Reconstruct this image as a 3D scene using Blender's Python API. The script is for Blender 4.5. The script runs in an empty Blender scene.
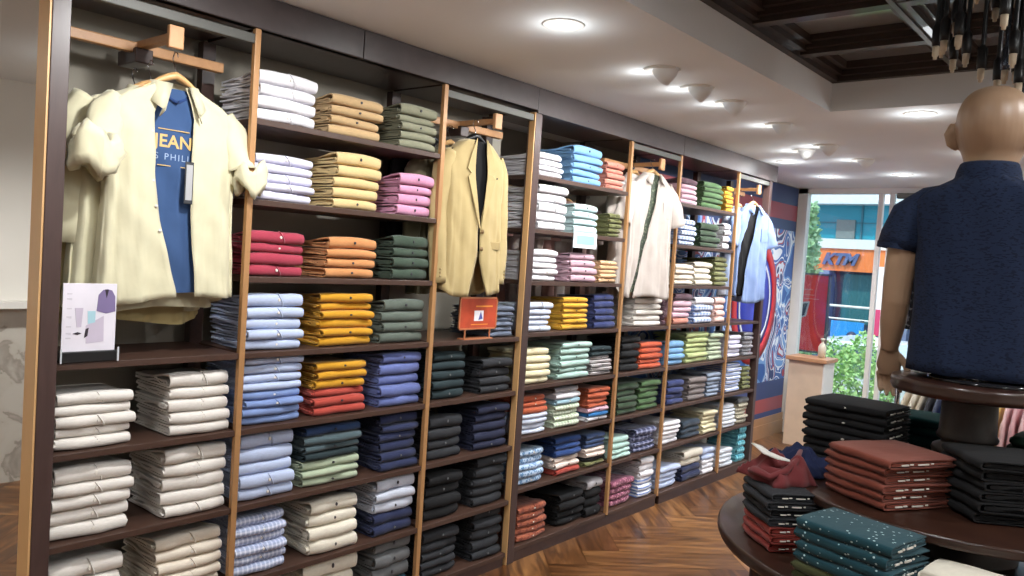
import bpy, bmesh, math, random
from mathutils import Vector, Matrix, Euler
C = bpy.context.scene
COL = C.collection
PI = math.pi
R = random.Random(7)

# ------------------------------------------------------------ helpers
def lin(c):
    o = []
    for v in c:
        v /= 255.0
        o.append(v / 12.92 if v <= .04045 else ((v + .055) / 1.055) ** 2.4)
    return tuple(o) + (1,)

def nt(name):
    m = bpy.data.materials.new(name); m.use_nodes = True
    t = m.node_tree; b = t.nodes['Principled BSDF']
    return m, t, b

def N(t, kind, **kw):
    n = t.nodes.new(kind)
    for k, v in kw.items():
        if k.startswith('i_'):
            key = k[2:]
            key = int(key) if key.isdigit() else key.replace('_', ' ')
            n.inputs[key].default_value = v
        else:
            setattr(n, k, v)
    return n

def mixc(t, fac, a, b, blend='MIX'):
    n = t.nodes.new('ShaderNodeMix'); n.data_type = 'RGBA'; n.blend_type = blend
    for s, v in ((0, fac), (6, a), (7, b)):
        if hasattr(v, 'is_linked') or isinstance(v, bpy.types.NodeSocket): t.links.new(v, n.inputs[s])
        else: n.inputs[s].default_value = v
    return n.outputs[2]

def math_(t, op, a, b=None):
    n = t.nodes.new('ShaderNodeMath'); n.operation = op
    for i, v in enumerate((a, b)):
        if v is None: continue
        if isinstance(v, bpy.types.NodeSocket): t.links.new(v, n.inputs[i])
        else: n.inputs[i].default_value = v
    return n.outputs[0]

def plain(name, rgb, rough=.5, metal=0, noise=.06, scale=8, bump=0, spec=.5, coat=0):
    m, t, b = nt(name)
    tc = N(t, 'ShaderNodeTexCoord')
    nz = N(t, 'ShaderNodeTexNoise', i_Scale=scale, i_Detail=4.0)
    t.links.new(tc.outputs['Object'], nz.inputs['Vector'])
    c = lin(rgb); d = tuple(max(0, v * (1 - noise * 3)) for v in c[:3]) + (1,)
    u = tuple(min(1, v * (1 + noise * 2)) for v in c[:3]) + (1,)
    t.links.new(mixc(t, nz.outputs['Fac'], d, u), b.inputs['Base Color'])
    b.inputs['Roughness'].default_value = rough
    b.inputs['Metallic'].default_value = metal
    b.inputs['Specular IOR Level'].default_value = spec
    if coat: b.inputs['Coat Weight'].default_value = coat
    if bump:
        bp = N(t, 'ShaderNodeBump', i_Strength=bump, i_Distance=.01)
        t.links.new(nz.outputs['Fac'], bp.inputs['Height']); t.links.new(bp.outputs['Normal'], b.inputs['Normal'])
    return m

def wood(name, a, b_, rough=.4, sc=(1, 1, 12), coat=0):
    m, t, b = nt(name)
    tc = N(t, 'ShaderNodeTexCoord'); mp = N(t, 'ShaderNodeMapping')
    mp.inputs['Scale'].default_value = sc
    t.links.new(tc.outputs['Object'], mp.inputs['Vector'])
    nz = N(t, 'ShaderNodeTexNoise', i_Scale=6.0, i_Detail=6.0, i_Distortion=.6)
    t.links.new(mp.outputs['Vector'], nz.inputs['Vector'])
    t.links.new(mixc(t, nz.outputs['Fac'], lin(a), lin(b_)), b.inputs['Base Color'])
    b.inputs['Roughness'].default_value = rough
    b.inputs['Coat Weight'].default_value = coat
    return m

def emit(name, rgb, s):
    m, t, b = nt(name)
    b.inputs['Base Color'].default_value = lin(rgb)
    b.inputs['Emission Color'].default_value = lin(rgb)
    b.inputs['Emission Strength'].default_value = s
    return m

def fabric(name, rgb, pat=None, rgb2=(255, 255, 255), n=10, rough=.88):
    """cloth: fine weave noise; optional stripe / check / floral / dot / melange pattern"""
    m, t, b = nt(name)
    tc = N(t, 'ShaderNodeTexCoord')
    nz = N(t, 'ShaderNodeTexNoise', i_Scale=14.0, i_Detail=5.0)
    t.links.new(tc.outputs['Object'], nz.inputs['Vector'])
    c = lin(rgb)
    base = mixc(t, nz.outputs['Fac'], tuple(v * .84 for v in c[:3]) + (1,), tuple(min(1, v * 1.1) for v in c[:3]) + (1,))
    c2 = lin(rgb2)
    if pat in ('stripe', 'check', 'hstripe'):
        sp = N(t, 'ShaderNodeSeparateXYZ'); t.links.new(tc.outputs['Object'], sp.inputs[0])
        fy = math_(t, 'FRACT', math_(t, 'MULTIPLY', sp.outputs['Y'], float(n)))
        sy = math_(t, 'LESS_THAN', fy, .38)
        if pat == 'stripe': f = sy
        else:
            fz = math_(t, 'FRACT', math_(t, 'MULTIPLY', sp.outputs['Z'], 2.0))
            sz = math_(t, 'LESS_THAN', fz, .4)
            f = sz if pat == 'hstripe' else math_(t, 'MULTIPLY', math_(t, 'ADD', sy, sz), .5)
        base = mixc(t, f, base, c2)
    elif pat in ('floral', 'dot', 'dash', 'melange'):
        mp = N(t, 'ShaderNodeMapping'); t.links.new(tc.outputs['Object'], mp.inputs['Vector'])
        if pat == 'floral': mp.inputs['Scale'].default_value = (20, 12, 2.2)
        if pat == 'dot': mp.inputs['Scale'].default_value = (40, 14, 2.0)
        if pat == 'dash': mp.inputs['Scale'].default_value = (90, 90, 260)
        if pat == 'melange': mp.inputs['Scale'].default_value = (60, 60, 60)
        if pat in ('dot', 'floral'):
            vo = N(t, 'ShaderNodeTexVoronoi', i_Scale=1.0); t.links.new(mp.outputs['Vector'], vo.inputs['Vector'])
            f = math_(t, 'LESS_THAN', vo.outputs['Distance'], .17 if pat == 'dot' else .42)
        else:
            n2 = N(t, 'ShaderNodeTexNoise', i_Scale=1.0, i_Detail=1.0); t.links.new(mp.outputs['Vector'], n2.inputs['Vector'])
            f = math_(t, 'GREATER_THAN', n2.outputs['Fac'], .58)
        base = mixc(t, f, base, c2)
    t.links.new(base, b.inputs['Base Color'])
    b.inputs['Roughness'].default_value = rough
    b.inputs['Specular IOR Level'].default_value = .25
    b.inputs['Sheen Weight'].default_value = .15 if sum(rgb) > 150 else .02
    bp = N(t, 'ShaderNodeBump', i_Strength=.25, i_Distance=.004)
    t.links.new(nz.outputs['Fac'], bp.inputs['Height']); t.links.new(bp.outputs['Normal'], b.inputs['Normal'])
    return m

# mesh data from verts / faces
class MB:
    def __init__(s): s.v = []; s.f = []; s.sm = []
    def add(s, vs, fs, smooth=False):
        o = len(s.v); s.v += [tuple(v) for v in vs]
        s.f += [tuple(i + o for i in f) for f in fs]; s.sm += [smooth] * len(fs); return s
    def box(s, x0, x1, y0, y1, z0, z1, bev=0, M=None):
        if bev <= 0:
            vs = [(x, y, z) for x in (x0, x1) for y in (y0, y1) for z in (z0, z1)]
            fs = [(0, 1, 3, 2), (4, 6, 7, 5), (0, 4, 5, 1), (2, 3, 7, 6), (0, 2, 6, 4), (1, 5, 7, 3)]
        else:
            bm = bmesh.new(); bmesh.ops.create_cube(bm, size=1)
            for v in bm.verts: v.co = Vector(((x0 + x1) / 2 + v.co.x * (x1 - x0), (y0 + y1) / 2 + v.co.y * (y1 - y0), (z0 + z1) / 2 + v.co.z * (z1 - z0)))
            bmesh.ops.bevel(bm, geom=bm.edges[:], offset=bev, segments=2, affect='EDGES', profile=.5)
            bm.verts.index_update(); vs = [v.co[:] for v in bm.verts]; fs = [[v.index for v in f.verts] for f in bm.faces]; bm.free()
        if M: vs = [M @ Vector(v) for v in vs]
        return s.add(vs, fs)
    def lathe(s, prof, c=(0, 0, 0), n=24, M=None, cap=True):
        vs = []; fs = []
        for r, z in prof:
            for i in range(n):
                a = 2 * PI * i / n; vs.append(Vector((c[0] + r * math.cos(a), c[1] + r * math.sin(a), c[2] + z)))
        for k in range(len(prof) - 1):
            for i in range(n):
                j = (i + 1) % n; fs.append((k * n + i, k * n + j, (k + 1) * n + j, (k + 1) * n + i))
        if M: vs = [M @ v for v in vs]
        s.add(vs, fs, True)
        if cap:
            for k, rev in ((0, True), (len(prof) - 1, False)):
                ring = [vs[k * n + i] for i in range(n)]
                f = tuple(range(n)); s.add(ring, [f[::-1] if rev else f])
        return s
    def tube(s, pts, r, n=8, cap=True, flat=1.0):
        pts = [Vector(p) for p in pts]; rr = r if isinstance(r, (list, tuple)) else [r] * len(pts)
        vs = []; fs = []; up = Vector((0, 0, 1)); prev = None
        for i, p in enumerate(pts):
            d = (pts[min(i + 1, len(pts) - 1)] - pts[max(i - 1, 0)]).normalized()
            if prev is None:
                a = d.cross(up)
                if a.length < .05: a = d.cross(Vector((1, 0, 0)))
            else: a = prev - d * prev.dot(d)
            a.normalize(); prev = a; b = d.cross(a)
            for k in range(n):
                t = 2 * PI * k / n; vs.append(p + a * math.cos(t) * rr[i] + b * math.sin(t) * rr[i] * flat)
        for i in range(len(pts) - 1):
            for k in range(n):
                j = (k + 1) % n; fs.append((i * n + k, i * n + j, (i + 1) * n + j, (i + 1) * n + k))
        if cap: fs += [tuple(range(n))[::-1], tuple(range((len(pts) - 1) * n, len(pts) * n))]
        return s.add(vs, fs, True)
    def loft(s, rings, closed=True, caps=False):
        n = len(rings[0]); vs = [v for r in rings for v in r]; fs = []
        for i in range(len(rings) - 1):
            for k in range(n if closed else n - 1):
                j = (k + 1) % n; fs.append((i * n + k, i * n + j, (i + 1) * n + j, (i + 1) * n + k))
        if caps: fs += [tuple(range(n))[::-1], tuple(range((len(rings) - 1) * n, len(rings) * n))]
        return s.add(vs, fs, True)
    def prism(s, poly, axis, a, b):
        """poly 2D, extruded from a to b along axis (0,1,2)"""
        def P(u, v, w): return {0: (w, u, v), 1: (u, w, v), 2: (u, v, w)}[axis]
        n = len(poly); vs = [P(u, v, a) for u, v in poly] + [P(u, v, b) for u, v in poly]
        fs = [tuple(range(n))[::-1], tuple(range(n, 2 * n))] + [(i, (i + 1) % n, n + (i + 1) % n, n + i) for i in range(n)]
        return s.add(vs, fs)
    def mesh(s, name='m'):
        m = bpy.data.meshes.new(name); m.from_pydata(s.v, [], s.f); m.validate(clean_customdata=False)
        if len(m.polygons) == len(s.sm): m.polygons.foreach_set('use_smooth', s.sm)
        bm = bmesh.new(); bm.from_mesh(m); bmesh.ops.recalc_face_normals(bm, faces=bm.faces[:]); bm.to_mesh(m); bm.free()
        m.update(); return m

def tag(o, label=None, cat=None, group=None, kind=None):
    if label: o['label'] = label
    if cat: o['category'] = cat
    if group: o['group'] = group
    if kind: o['kind'] = kind
    return o

def obj(name, mb, mat, parent=None, local=False):
    me = mb.mesh(name) if isinstance(mb, MB) else mb
    o = bpy.data.objects.new(name, me); COL.objects.link(o)
    if mat is not None:
        if len(me.materials) == 0: me.materials.append(mat)
        else:
            o.material_slots[0].link = 'OBJECT'; o.material_slots[0].material = mat
    if parent:
        o.parent = parent
        if not local:
            o.matrix_parent_inverse = world_of(parent).inverted()
    return o

def world_of(o):
    m = Matrix.LocRotScale(o.location, o.rotation_euler, o.scale)
    return world_of(o.parent) @ o.matrix_parent_inverse @ m if o.parent else m

def empty(name, loc, label, cat, group=None, rz=0):
    o = bpy.data.objects.new(name, None); COL.objects.link(o); o.location = loc; o.rotation_euler = (0, 0, rz)
    o.empty_display_size = .05
    return tag(o, label, cat, group)

def struct(name, mb, mat):
    o = obj(name, mb, mat); o['kind'] = 'structure'; return o

def solid(o, th, off=0):
    md = o.modifiers.new('thick', 'SOLIDIFY'); md.thickness = th; md.offset = off; return o

def text_mesh(body, size, extrude=.0008, spacing=1.0, bold=0.0, shear=0.0):
    cu = bpy.data.curves.new('t', 'FONT'); cu.body = body; cu.size = size; cu.extrude = extrude
    cu.align_x = 'CENTER'; cu.align_y = 'CENTER'; cu.space_character = spacing; cu.offset = bold; cu.shear = shear
    o = bpy.data.objects.new('t', cu); COL.objects.link(o)
    dg = bpy.context.evaluated_depsgraph_get(); dg.update()
    me = bpy.data.meshes.new_from_object(o.evaluated_get(dg)); bpy.data.objects.remove(o); bpy.data.curves.remove(cu)
    return me

# ------------------------------------------------------------ materials
M = {}
M['darkwood'] = wood('dark_walnut', (44, 29, 25), (70, 48, 42), .38, (1, 8, 8))
M['shelf'] = wood('shelf_brown', (56, 38, 31), (80, 56, 45), .45, (10, 1.5, 6))
M['post'] = wood('post_dark', (56, 40, 37), (80, 61, 58), .35, (8, 8, 1))
M['cornice'] = wood('cornice_grey_brown', (56, 48, 48), (76, 68, 68), .38, (6, 2, 3))
M['gold'] = plain('gold_laminate', (172, 128, 84), .42, .1, .05, 5)
M['alu'] = plain('brushed_aluminium', (92, 92, 88), .5, .3, .04)
M['cheek'] = plain('gold_laminate_brightened', (216, 172, 118), .42, .1, .04, 5)  # lighter copy of the gold, making up for less light on this face
M['chrome'] = plain('chrome', (200, 200, 205), .15, 1, .02)
M['black'] = plain('matte_black', (20, 20, 22), .4)
M['white'] = plain('white_paint', (225, 222, 216), .6, 0, .02)
M['ceil'] = plain('ceiling_paint', (231, 233, 234), .85, 0, .02, 2)
M['wallp'] = plain('olive_grey_wall', (150, 144, 132), .8, 0, .03, 3)
M['wallr'] = plain('pale_wall', (226, 222, 214), .8, 0, .03, 2)
M['rail'] = wood('rail_wood', (170, 122, 80), (196, 148, 102), .45, (6, 6, 6))
M['hanger'] = wood('hanger_wood', (196, 150, 98), (220, 176, 120), .4, (8, 3, 8))
M['tablewood'] = wood('table_dark_wood', (34, 20, 16), (62, 38, 28), .28, (3, 3, 20), .15)
M['mattedark'] = plain('dark_interior', (40, 33, 30), .5)

# colour name and material of every folded garment code
CC = {
 'ow': ('off-white', (232, 226, 218)), 'cr': ('cream', (234, 222, 204)), 'wh': ('white', (236, 234, 240)), 'lv': ('pale lavender white', (222, 220, 240)),
 'kh': ('khaki', (214, 178, 128)), 'og': ('olive grey', (140, 140, 116)), 'bt': ('butter yellow', (240, 208, 146)), 'pk': ('pink', (232, 160, 196)),
 'rs': ('raspberry red', (188, 62, 84)), 'or': ('light orange', (224, 152, 92)), 'dg': ('dark green', (62, 78, 64)), 'lb': ('light blue', (186, 200, 232)),
 'mb': ('mid blue', (134, 160, 218)), 'mu': ('mustard', (228, 162, 30)), 'rd': ('coral red', (194, 72, 58)), 'gg': ('grey green', (92, 102, 92)),
 'pw': ('periwinkle blue', (104, 118, 182)), 'dn': ('denim blue', (40, 66, 110)), 'tg': ('grey teal', (74, 92, 98)), 'dt': ('dark teal', (40, 54, 58)),
 'sg': ('sage green', (172, 186, 158)), 'nv': ('navy', (38, 46, 82)), 'bc': ('blue checked', (176, 190, 228)), 'cw': ('creamy white', (230, 222, 204)),
 'pl': ('pale grey blue', (200, 206, 222)), 'gy': ('grey', (104, 106, 108)), 'pt': ('petrol blue', (36, 84, 104)), 'ch': ('charcoal', (44, 45, 49)),
 'ny': ('dark navy', (40, 44, 68)), 'bk': ('black', (28, 28, 30)), 'sk': ('sky blue', (126, 180, 230)), 'sa': ('salmon', (224, 142, 122)),
 'aq': ('pale aqua', (196, 224, 226)), 'ol': ('olive', (112, 114, 68)), 'mv': ('mauve', (212, 172, 188)), 'pe': ('peach', (246, 200, 150)),
 'pb': ('pale blue', (210, 220, 240)), 'ye': ('yellow', (238, 178, 42)), 'nb': ('navy blue', (50, 62, 118)), 'cy': ('cream yellow', (238, 228, 188)),
 'ag': ('aqua green', (176, 210, 200)), 'sw': ('grey striped', (190, 184, 184)), 'oc': ('orange', (208, 98, 60)), 'lg': ('light grey', (176, 172, 176)),
 'ab': ('aqua blue', (164, 202, 218)), 'cg': ('green checked', (186, 204, 174)), 'cb': ('cobalt blue', (30, 112, 180)), 'fb': ('blue floral', (186, 210, 236)),
 'bl': ('royal blue', (36, 72, 140)), 'cp': ('cream pink', (236, 218, 206)), 'de': ('denim', (60, 84, 130)), 'ru': ('rust', (176, 92, 62)),
 'mp': ('dark mauve', (96, 68, 80)), 'oe': ('bright orange', (214, 88, 50)), 'dk': ('dark forest green', (46, 68, 44)), 'gr': ('green', (70, 102, 60)),
 'np': ('navy plaid', (50, 56, 92)), 'pm': ('plum', (140, 72, 98)), 'wb': ('blue striped white', (226, 230, 242)), 'bw': ('blue and white checked', (216, 224, 240)),
 'lp': ('pale pink', (240, 200, 190)), 'lm': ('lime green', (194, 208, 140)), 'bg': ('brown grey', (120, 110, 108)), 'gb': ('grey blue', (136, 150, 172)),
 'tn': ('dark slate', (44, 58, 74)), 'ky': ('pale khaki', (216, 206, 168)), 'gs': ('grey melange', (120, 120, 126)), 'ws': ('white finely checked', (224, 226, 230)),
 'ck': ('brown checked', (150, 142, 120)), 'tq': ('turquoise', (66, 152, 174)), 'dj': ('denim blue', (92, 102, 122)),
 'br': ('brick brown', (138, 64, 46)), 'rr': ('brick red', (158, 52, 42)), 'td': ('teal dotted', (24, 74, 86)), 'bo': ('dark olive', (70, 74, 40)), 'tt': ('dark teal green', (14, 62, 62)), 'gk': ('bottle green', (18, 44, 34)),
}
PAT = {'bc': ('check', (226, 230, 246), 12), 'sw': ('hstripe', (90, 84, 84), 6), 'cg': ('check', (226, 232, 214), 9), 'fb': ('floral', (96, 134, 178), 10),
       'np': ('check', (150, 154, 186), 5), 'wb': ('hstripe', (110, 136, 196), 9), 'bw': ('check', (96, 128, 190), 6), 'gs': ('melange', (180, 180, 186), 5),
       'ws': ('check', (186, 196, 214), 14), 'ck': ('check', (206, 200, 180), 8), 'tq': ('check', (130, 204, 216), 5), 'td': ('dot', (190, 214, 214), 9),
       'ch': ('melange', (54, 56, 60), 5), 'dj': ('melange', (120, 130, 150), 5), 'ru': ('floral', (120, 56, 40), 5), 'pm': ('floral', (182, 120, 140), 5)}
FM = {}
def fmat(c):
    if c not in FM:
        nm, rgb = CC[c]; p = PAT.get(c); g = sum(rgb) / 3; k = (.90 if max(rgb) - min(rgb) > 50 else .97)
        rgb = tuple((g + (v - g) * .93) * k for v in rgb)
        FM[c] = fabric('cloth_' + nm.replace(' ', '_').replace('-', '_'), rgb, *(p if p else ()))
    return FM[c]

# ------------------------------------------------------------ camera
cam = bpy.data.cameras.new('camera'); co = bpy.data.objects.new('camera', cam); COL.objects.link(co); C.camera = co
F = 788.48; YAW, PIT, ROLL = .69889, -.04122, .06532
fw = Vector((-math.sin(YAW) * math.cos(PIT), math.cos(YAW) * math.cos(PIT), math.sin(PIT)))
r0 = fw.cross(Vector((0, 0, 1))).normalized(); u0 = r0.cross(fw)
rt = r0 * math.cos(ROLL) + u0 * math.sin(ROLL); up = -r0 * math.sin(ROLL) + u0 * math.cos(ROLL)
CAM = Vector((2.5371, 0, 1.6))
co.matrix_world = Matrix(((rt.x, up.x, -fw.x, CAM.x), (rt.y, up.y, -fw.y, CAM.y), (rt.z, up.z, -fw.z, CAM.z), (0, 0, 0, 1)))
cam.sensor_width = 36; cam.lens = 36 * F / 1024; cam.clip_start = .05; cam.clip_end = 200
C.view_settings.view_transform = 'Standard'; C.view_settings.look = 'None'; C.view_settings.gamma = 1
C.view_settings.exposure = EXPO = 0.1
# ============================================================ ROOM SHELL
CZ = 2.455; XW = -.42; YW = 7.9
# floor: herringbone planks, one mesh; each plank its own tone and its own grain direction
def plank_floor():
    m = bpy.data.meshes.new('floor'); W, L = .215, .86
    vs, fs, tone, uv = [], [], [], []
    rr = random.Random(3); s = 1 / math.sqrt(2); k = int(L / W)
    rects = []
    nmax = 60
    for j in range(-nmax, nmax):
        for i in range(-14, 15):
            ox = (j + i * k) * W; oy = (j - i * k) * W
            rects.append((ox, oy, L, W, 0)); rects.append((ox, oy + W - 0, W, L, 1))
    g = .0022
    for (x, y, w, h, d) in rects:
        cx, cy = x + w / 2, y + h / 2
        X, Y = (cx - cy) * s + .285, (cx + cy) * s + 3.5 - .05
        if not (-4 < X < 6.5 and -3.5 < Y < 9): continue
        o = len(vs); t = rr.random(); u0 = rr.random() * 50
        for (a, b) in ((x + g, y + g), (x + w - g, y + g), (x + w - g, y + h - g), (x + g, y + h - g)):
            vs.append(((a - b) * s + .285, (a + b) * s + 3.45, 0)); tone.append(t)
            uv.append((u0 + (a - x if d == 0 else b - y), u0 * 3.7 + (b - y if d == 0 else a - x)))
        fs.append((o, o + 1, o + 2, o + 3))
    o = len(vs)
    vs += [(-4.2, -3.6, -.003), (6.6, -3.6, -.003), (6.6, 9.2, -.003), (-4.2, 9.2, -.003)]; fs.append((o, o + 1, o + 2, o + 3)); tone += [0] * 4; uv += [(0, 0)] * 4
    m.from_pydata(vs, [], fs)
    at = m.color_attributes.new('tone', 'FLOAT_COLOR', 'POINT')
    for i, t in enumerate(tone): at.data[i].color = (t, t, t, 1)
    ul = m.uv_layers.new(name='uv')
    for p in m.polygons:
        for li in p.loop_indices: ul.data[li].uv = uv[m.loops[li].vertex_index]
    return m
m, t, b = nt('herringbone_wood')
at = N(t, 'ShaderNodeAttribute', attribute_name='tone')
uvn = N(t, 'ShaderNodeUVMap', uv_map='uv'); mp = N(t, 'ShaderNodeMapping'); mp.inputs['Scale'].default_value = (1.0, 7, 1)
t.links.new(uvn.outputs[0], mp.inputs['Vector'])
n1 = N(t, 'ShaderNodeTexNoise', i_Scale=2.4, i_Detail=6.0, i_Distortion=1.2); t.links.new(mp.outputs[0], n1.inputs['Vector'])
cr = N(t, 'ShaderNodeValToRGB'); t.links.new(n1.outputs['Fac'], cr.inputs[0])
cr.color_ramp.elements[0].position = .32; cr.color_ramp.elements[0].color = lin((78, 50, 27))
cr.color_ramp.elements[1].position = .68; cr.color_ramp.elements[1].color = lin((160, 114, 70))
e = cr.color_ramp.elements.new(.48); e.color = lin((120, 80, 45))
tn = N(t, 'ShaderNodeValToRGB'); t.links.new(at.outputs['Fac'], tn.inputs[0])
tn.color_ramp.elements[0].color = lin((176, 160, 150)); tn.color_ramp.elements[1].color = lin((255, 255, 250))
t.links.new(mixc(t, 1.0, cr.outputs[0], tn.outputs[0], 'MULTIPLY'), b.inputs['Base Color'])
b.inputs['Roughness'].default_value = .3
fl = obj('floor', plank_floor(), m); fl['kind'] = 'structure'

# ceiling with a rectangular recess
RX0, RX1, RY0, RY1, RZ = 1.09, 4.3, -1.0, 4.2, 2.60
cm = MB()
for (x0, x1, y0, y1) in ((-3.2, RX0, -3, YW + .1), (RX1, 6, -3, YW + .1), (RX0, RX1, -3, RY0), (RX0, RX1, RY1, YW + .1)):
    cm.box(x0, x1, y0, y1, CZ, CZ + .12)
for (x0, x1, y0, y1) in ((RX0 - .04, RX0, RY0, RY1), (RX1, RX1 + .04, RY0, RY1), (RX0, RX1, RY0 - .04, RY0), (RX0, RX1, RY1, RY1 + .04)):
    cm.box(x0, x1, y0, y1, CZ + .12, 2.86)
struct('ceiling', cm, M['ceil'])
M['coffer'] = wood('coffer_dark_wood', (44, 34, 30), (62, 48, 42), .55, (3, 3, 3), .2)
M['coffer_sheen'] = wood('coffer_panel_sheen', (112, 114, 116), (136, 138, 140), .3, (3, 3, 3), .5)  # dark glossy wood coloured grey to stand in for its window sheen
cf = MB().box(RX0 - .02, RX1 + .02, RY0 - .02, RY1 + .02, 2.685, 2.74)
cof = struct('ceiling_coffer_panel', cf, M['coffer_sheen'])
bm_ = MB()
def ring(i, z0, z1, w):
    bm_.box(RX0, RX1, RY1 - i - w, RY1 - i, z0, z1); bm_.box(RX0, RX1, RY0 + i, RY0 + i + w, z0, z1)
    bm_.box(RX0 + i, RX0 + i + w, RY0, RY1, z0, z1); bm_.box(RX1 - i - w, RX1 - i, RY0, RY1, z0, z1)
ring(0, RZ, 2.69, .035); ring(.035, RZ + .025, 2.69, .03); ring(.065, RZ + .05, 2.69, .03)
ys = [3.67 - .54 * k for k in range(9)]
for y in ys:
    bm_.box(RX0, RX1, y - .03, y + .03, RZ + .012, 2.69); bm_.box(RX0, RX1, y - .055, y + .055, RZ + .035, 2.69); bm_.box(RX0, RX1, y - .085, y + .085, RZ + .06, 2.69)
for x in (1.68, 2.34, 3.0, 3.66):
    bm_.box(x - .028, x + .028, RY0, RY1, RZ + .014, 2.69); bm_.box(x - .055, x + .055, RY0, RY1, RZ + .037, 2.69); bm_.box(x - .085, x + .085, RY0, RY1, RZ + .062, 2.69)
obj('beams', bm_, M['coffer'], cof)
obj('edge_strip', MB().box(1.655, 1.675, RY0, RY1, RZ + .006, RZ + .02), M['alu'], cof)

# walls
wl = MB().box(XW - .1, XW, 1.07, 3.3, 0, CZ).box(XW - .1, XW, 4.72, YW, 0, CZ)
wl.box(-1.0, XW, 3.3, 3.34, 0, CZ).box(-1.0, XW, 4.68, 4.72, 0, CZ).box(-1.1, -1.0, 3.3, 4.72, 0, CZ)
struct('wall_left', wl, M['wallp'])
m, t, b = nt('grey_marble')
tc = N(t, 'ShaderNodeTexCoord'); nz = N(t, 'ShaderNodeTexNoise', i_Scale=5.0, i_Detail=10.0, i_Distortion=1.2)
t.links.new(tc.outputs['Object'], nz.inputs['Vector']); cr = N(t, 'ShaderNodeValToRGB'); t.links.new(nz.outputs['Fac'], cr.inputs[0])
E = cr.color_ramp.elements; E[0].position = .36; E[0].color = lin((184, 178, 168)); E[1].position = .6; E[1].color = lin((192, 187, 178))
e = E.new(.47); e.color = lin((150, 143, 134)); e = E.new(.482); e.color = lin((186, 180, 170))
t.links.new(cr.outputs[0], b.inputs['Base Color']); b.inputs['Roughness'].default_value = .25
struct('wall_far_left', MB().box(-3.0, -2.9, -3, YW + .1, 0, CZ), M['wallr'])
struct('trim_1', MB().box(-2.9, -2.875, -3, YW, 0, 1.085), m)
struct('trim_2', MB().box(-2.9, -2.78, -3, YW, 1.085, 1.125), M['white'])
struct('wall_right', MB().box(6, 6.1, -3, YW + .1, 0, CZ), M['wallr'])
struct('wall_back', MB().box(-3, 6.1, -3.1, -3, 0, CZ), M['wallr'])
struct('wall_front', MB().box(-3, XW - .1, YW, YW + .1, 0, CZ).box(4.2, 6.1, YW, YW + .1, 0, CZ), M['wallr'])

# far-wall mural on the left wall, beyond the shelves
m, t, b = nt('mural_paint')
tc = N(t, 'ShaderNodeTexCoord'); sp = N(t, 'ShaderNodeSeparateXYZ'); t.links.new(tc.outputs['Object'], sp.inputs[0])
n1 = N(t, 'ShaderNodeTexNoise', i_Scale=2.1, i_Detail=1.6, i_Distortion=1.6); t.links.new(tc.outputs['Object'], n1.inputs['Vector'])
cr = N(t, 'ShaderNodeValToRGB'); cr.color_ramp.interpolation = 'CONSTANT'; t.links.new(n1.outputs['Fac'], cr.inputs[0])
E = cr.color_ramp.elements; E[0].position = 0; E[0].color = lin((52, 92, 158)); E[1].position = .42; E[1].color = lin((108, 152, 204))
for p, c in ((.465, (220, 226, 234)), (.50, (58, 100, 170)), (.53, (226, 230, 238)), (.545, (60, 100, 164)), (.575, (166, 60, 70)), (.6, (206, 214, 226)), (.63, (44, 62, 112))):
    e = E.new(p); e.color = lin(c)
# plain navy bands with a red stripe near the top and the foot
def band(z0, z1): return math_(t, 'MULTIPLY', math_(t, 'GREATER_THAN', sp.outputs['Z'], z0), math_(t, 'LESS_THAN', sp.outputs['Z'], z1))
c = mixc(t, band(2.02, 3), cr.outputs[0], lin((52, 68, 108))); c = mixc(t, band(2.12, 2.27), c, lin((150, 66, 74)))
c = mixc(t, band(-1, .55), c, lin((62, 74, 118))); c = mixc(t, band(.25, .38), c, lin((164, 82, 84)))
t.links.new(c, b.inputs['Base Color']); b.inputs['Roughness'].default_value = .55
mu = obj('mural', MB().box(XW, XW + .008, 4.75, YW - .05, .2, CZ - .01), m)
tag(mu, 'blue, white and red swirling painted mural on wall beyond the shelves', 'mural')
def ringpoly(cy, cz, ra, rb, x, n=40, th=.004):
    q = MB(); rings = []
    for i in range(n):
        a = 2 * PI * i / n; d = (math.cos(a) * .85, math.sin(a))
        rings.append([Vector((x, cy + d[0] * ra, cz + d[1] * ra)), Vector((x + th, cy + d[0] * ra, cz + d[1] * ra)), Vector((x + th, cy + d[0] * rb, cz + d[1] * rb)), Vector((x, cy + d[0] * rb, cz + d[1] * rb))])
    rings.append(rings[0]); q.loft(rings); return q
obj('painted_disc', ringpoly(6.98, 1.32, .001, .50, XW + .008, th=.002), plain('mural_deep_blue', (44, 54, 160), .5), mu)
obj('painted_ring', ringpoly(6.98, 1.32, .46, .58, XW + .010), plain('mural_red', (186, 44, 52), .5), mu)
obj('painted_ring', ringpoly(6.98, 1.32, .38, .41, XW + .010), plain('mural_white', (220, 224, 232), .5), mu)
struct('baseboard_left', MB().box(XW, XW + .02, 6.25, YW, 0, .13).box(XW, XW + .014, 6.25, YW, .13, .2), plain('wood_skirting', (170, 128, 92), .45))

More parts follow.
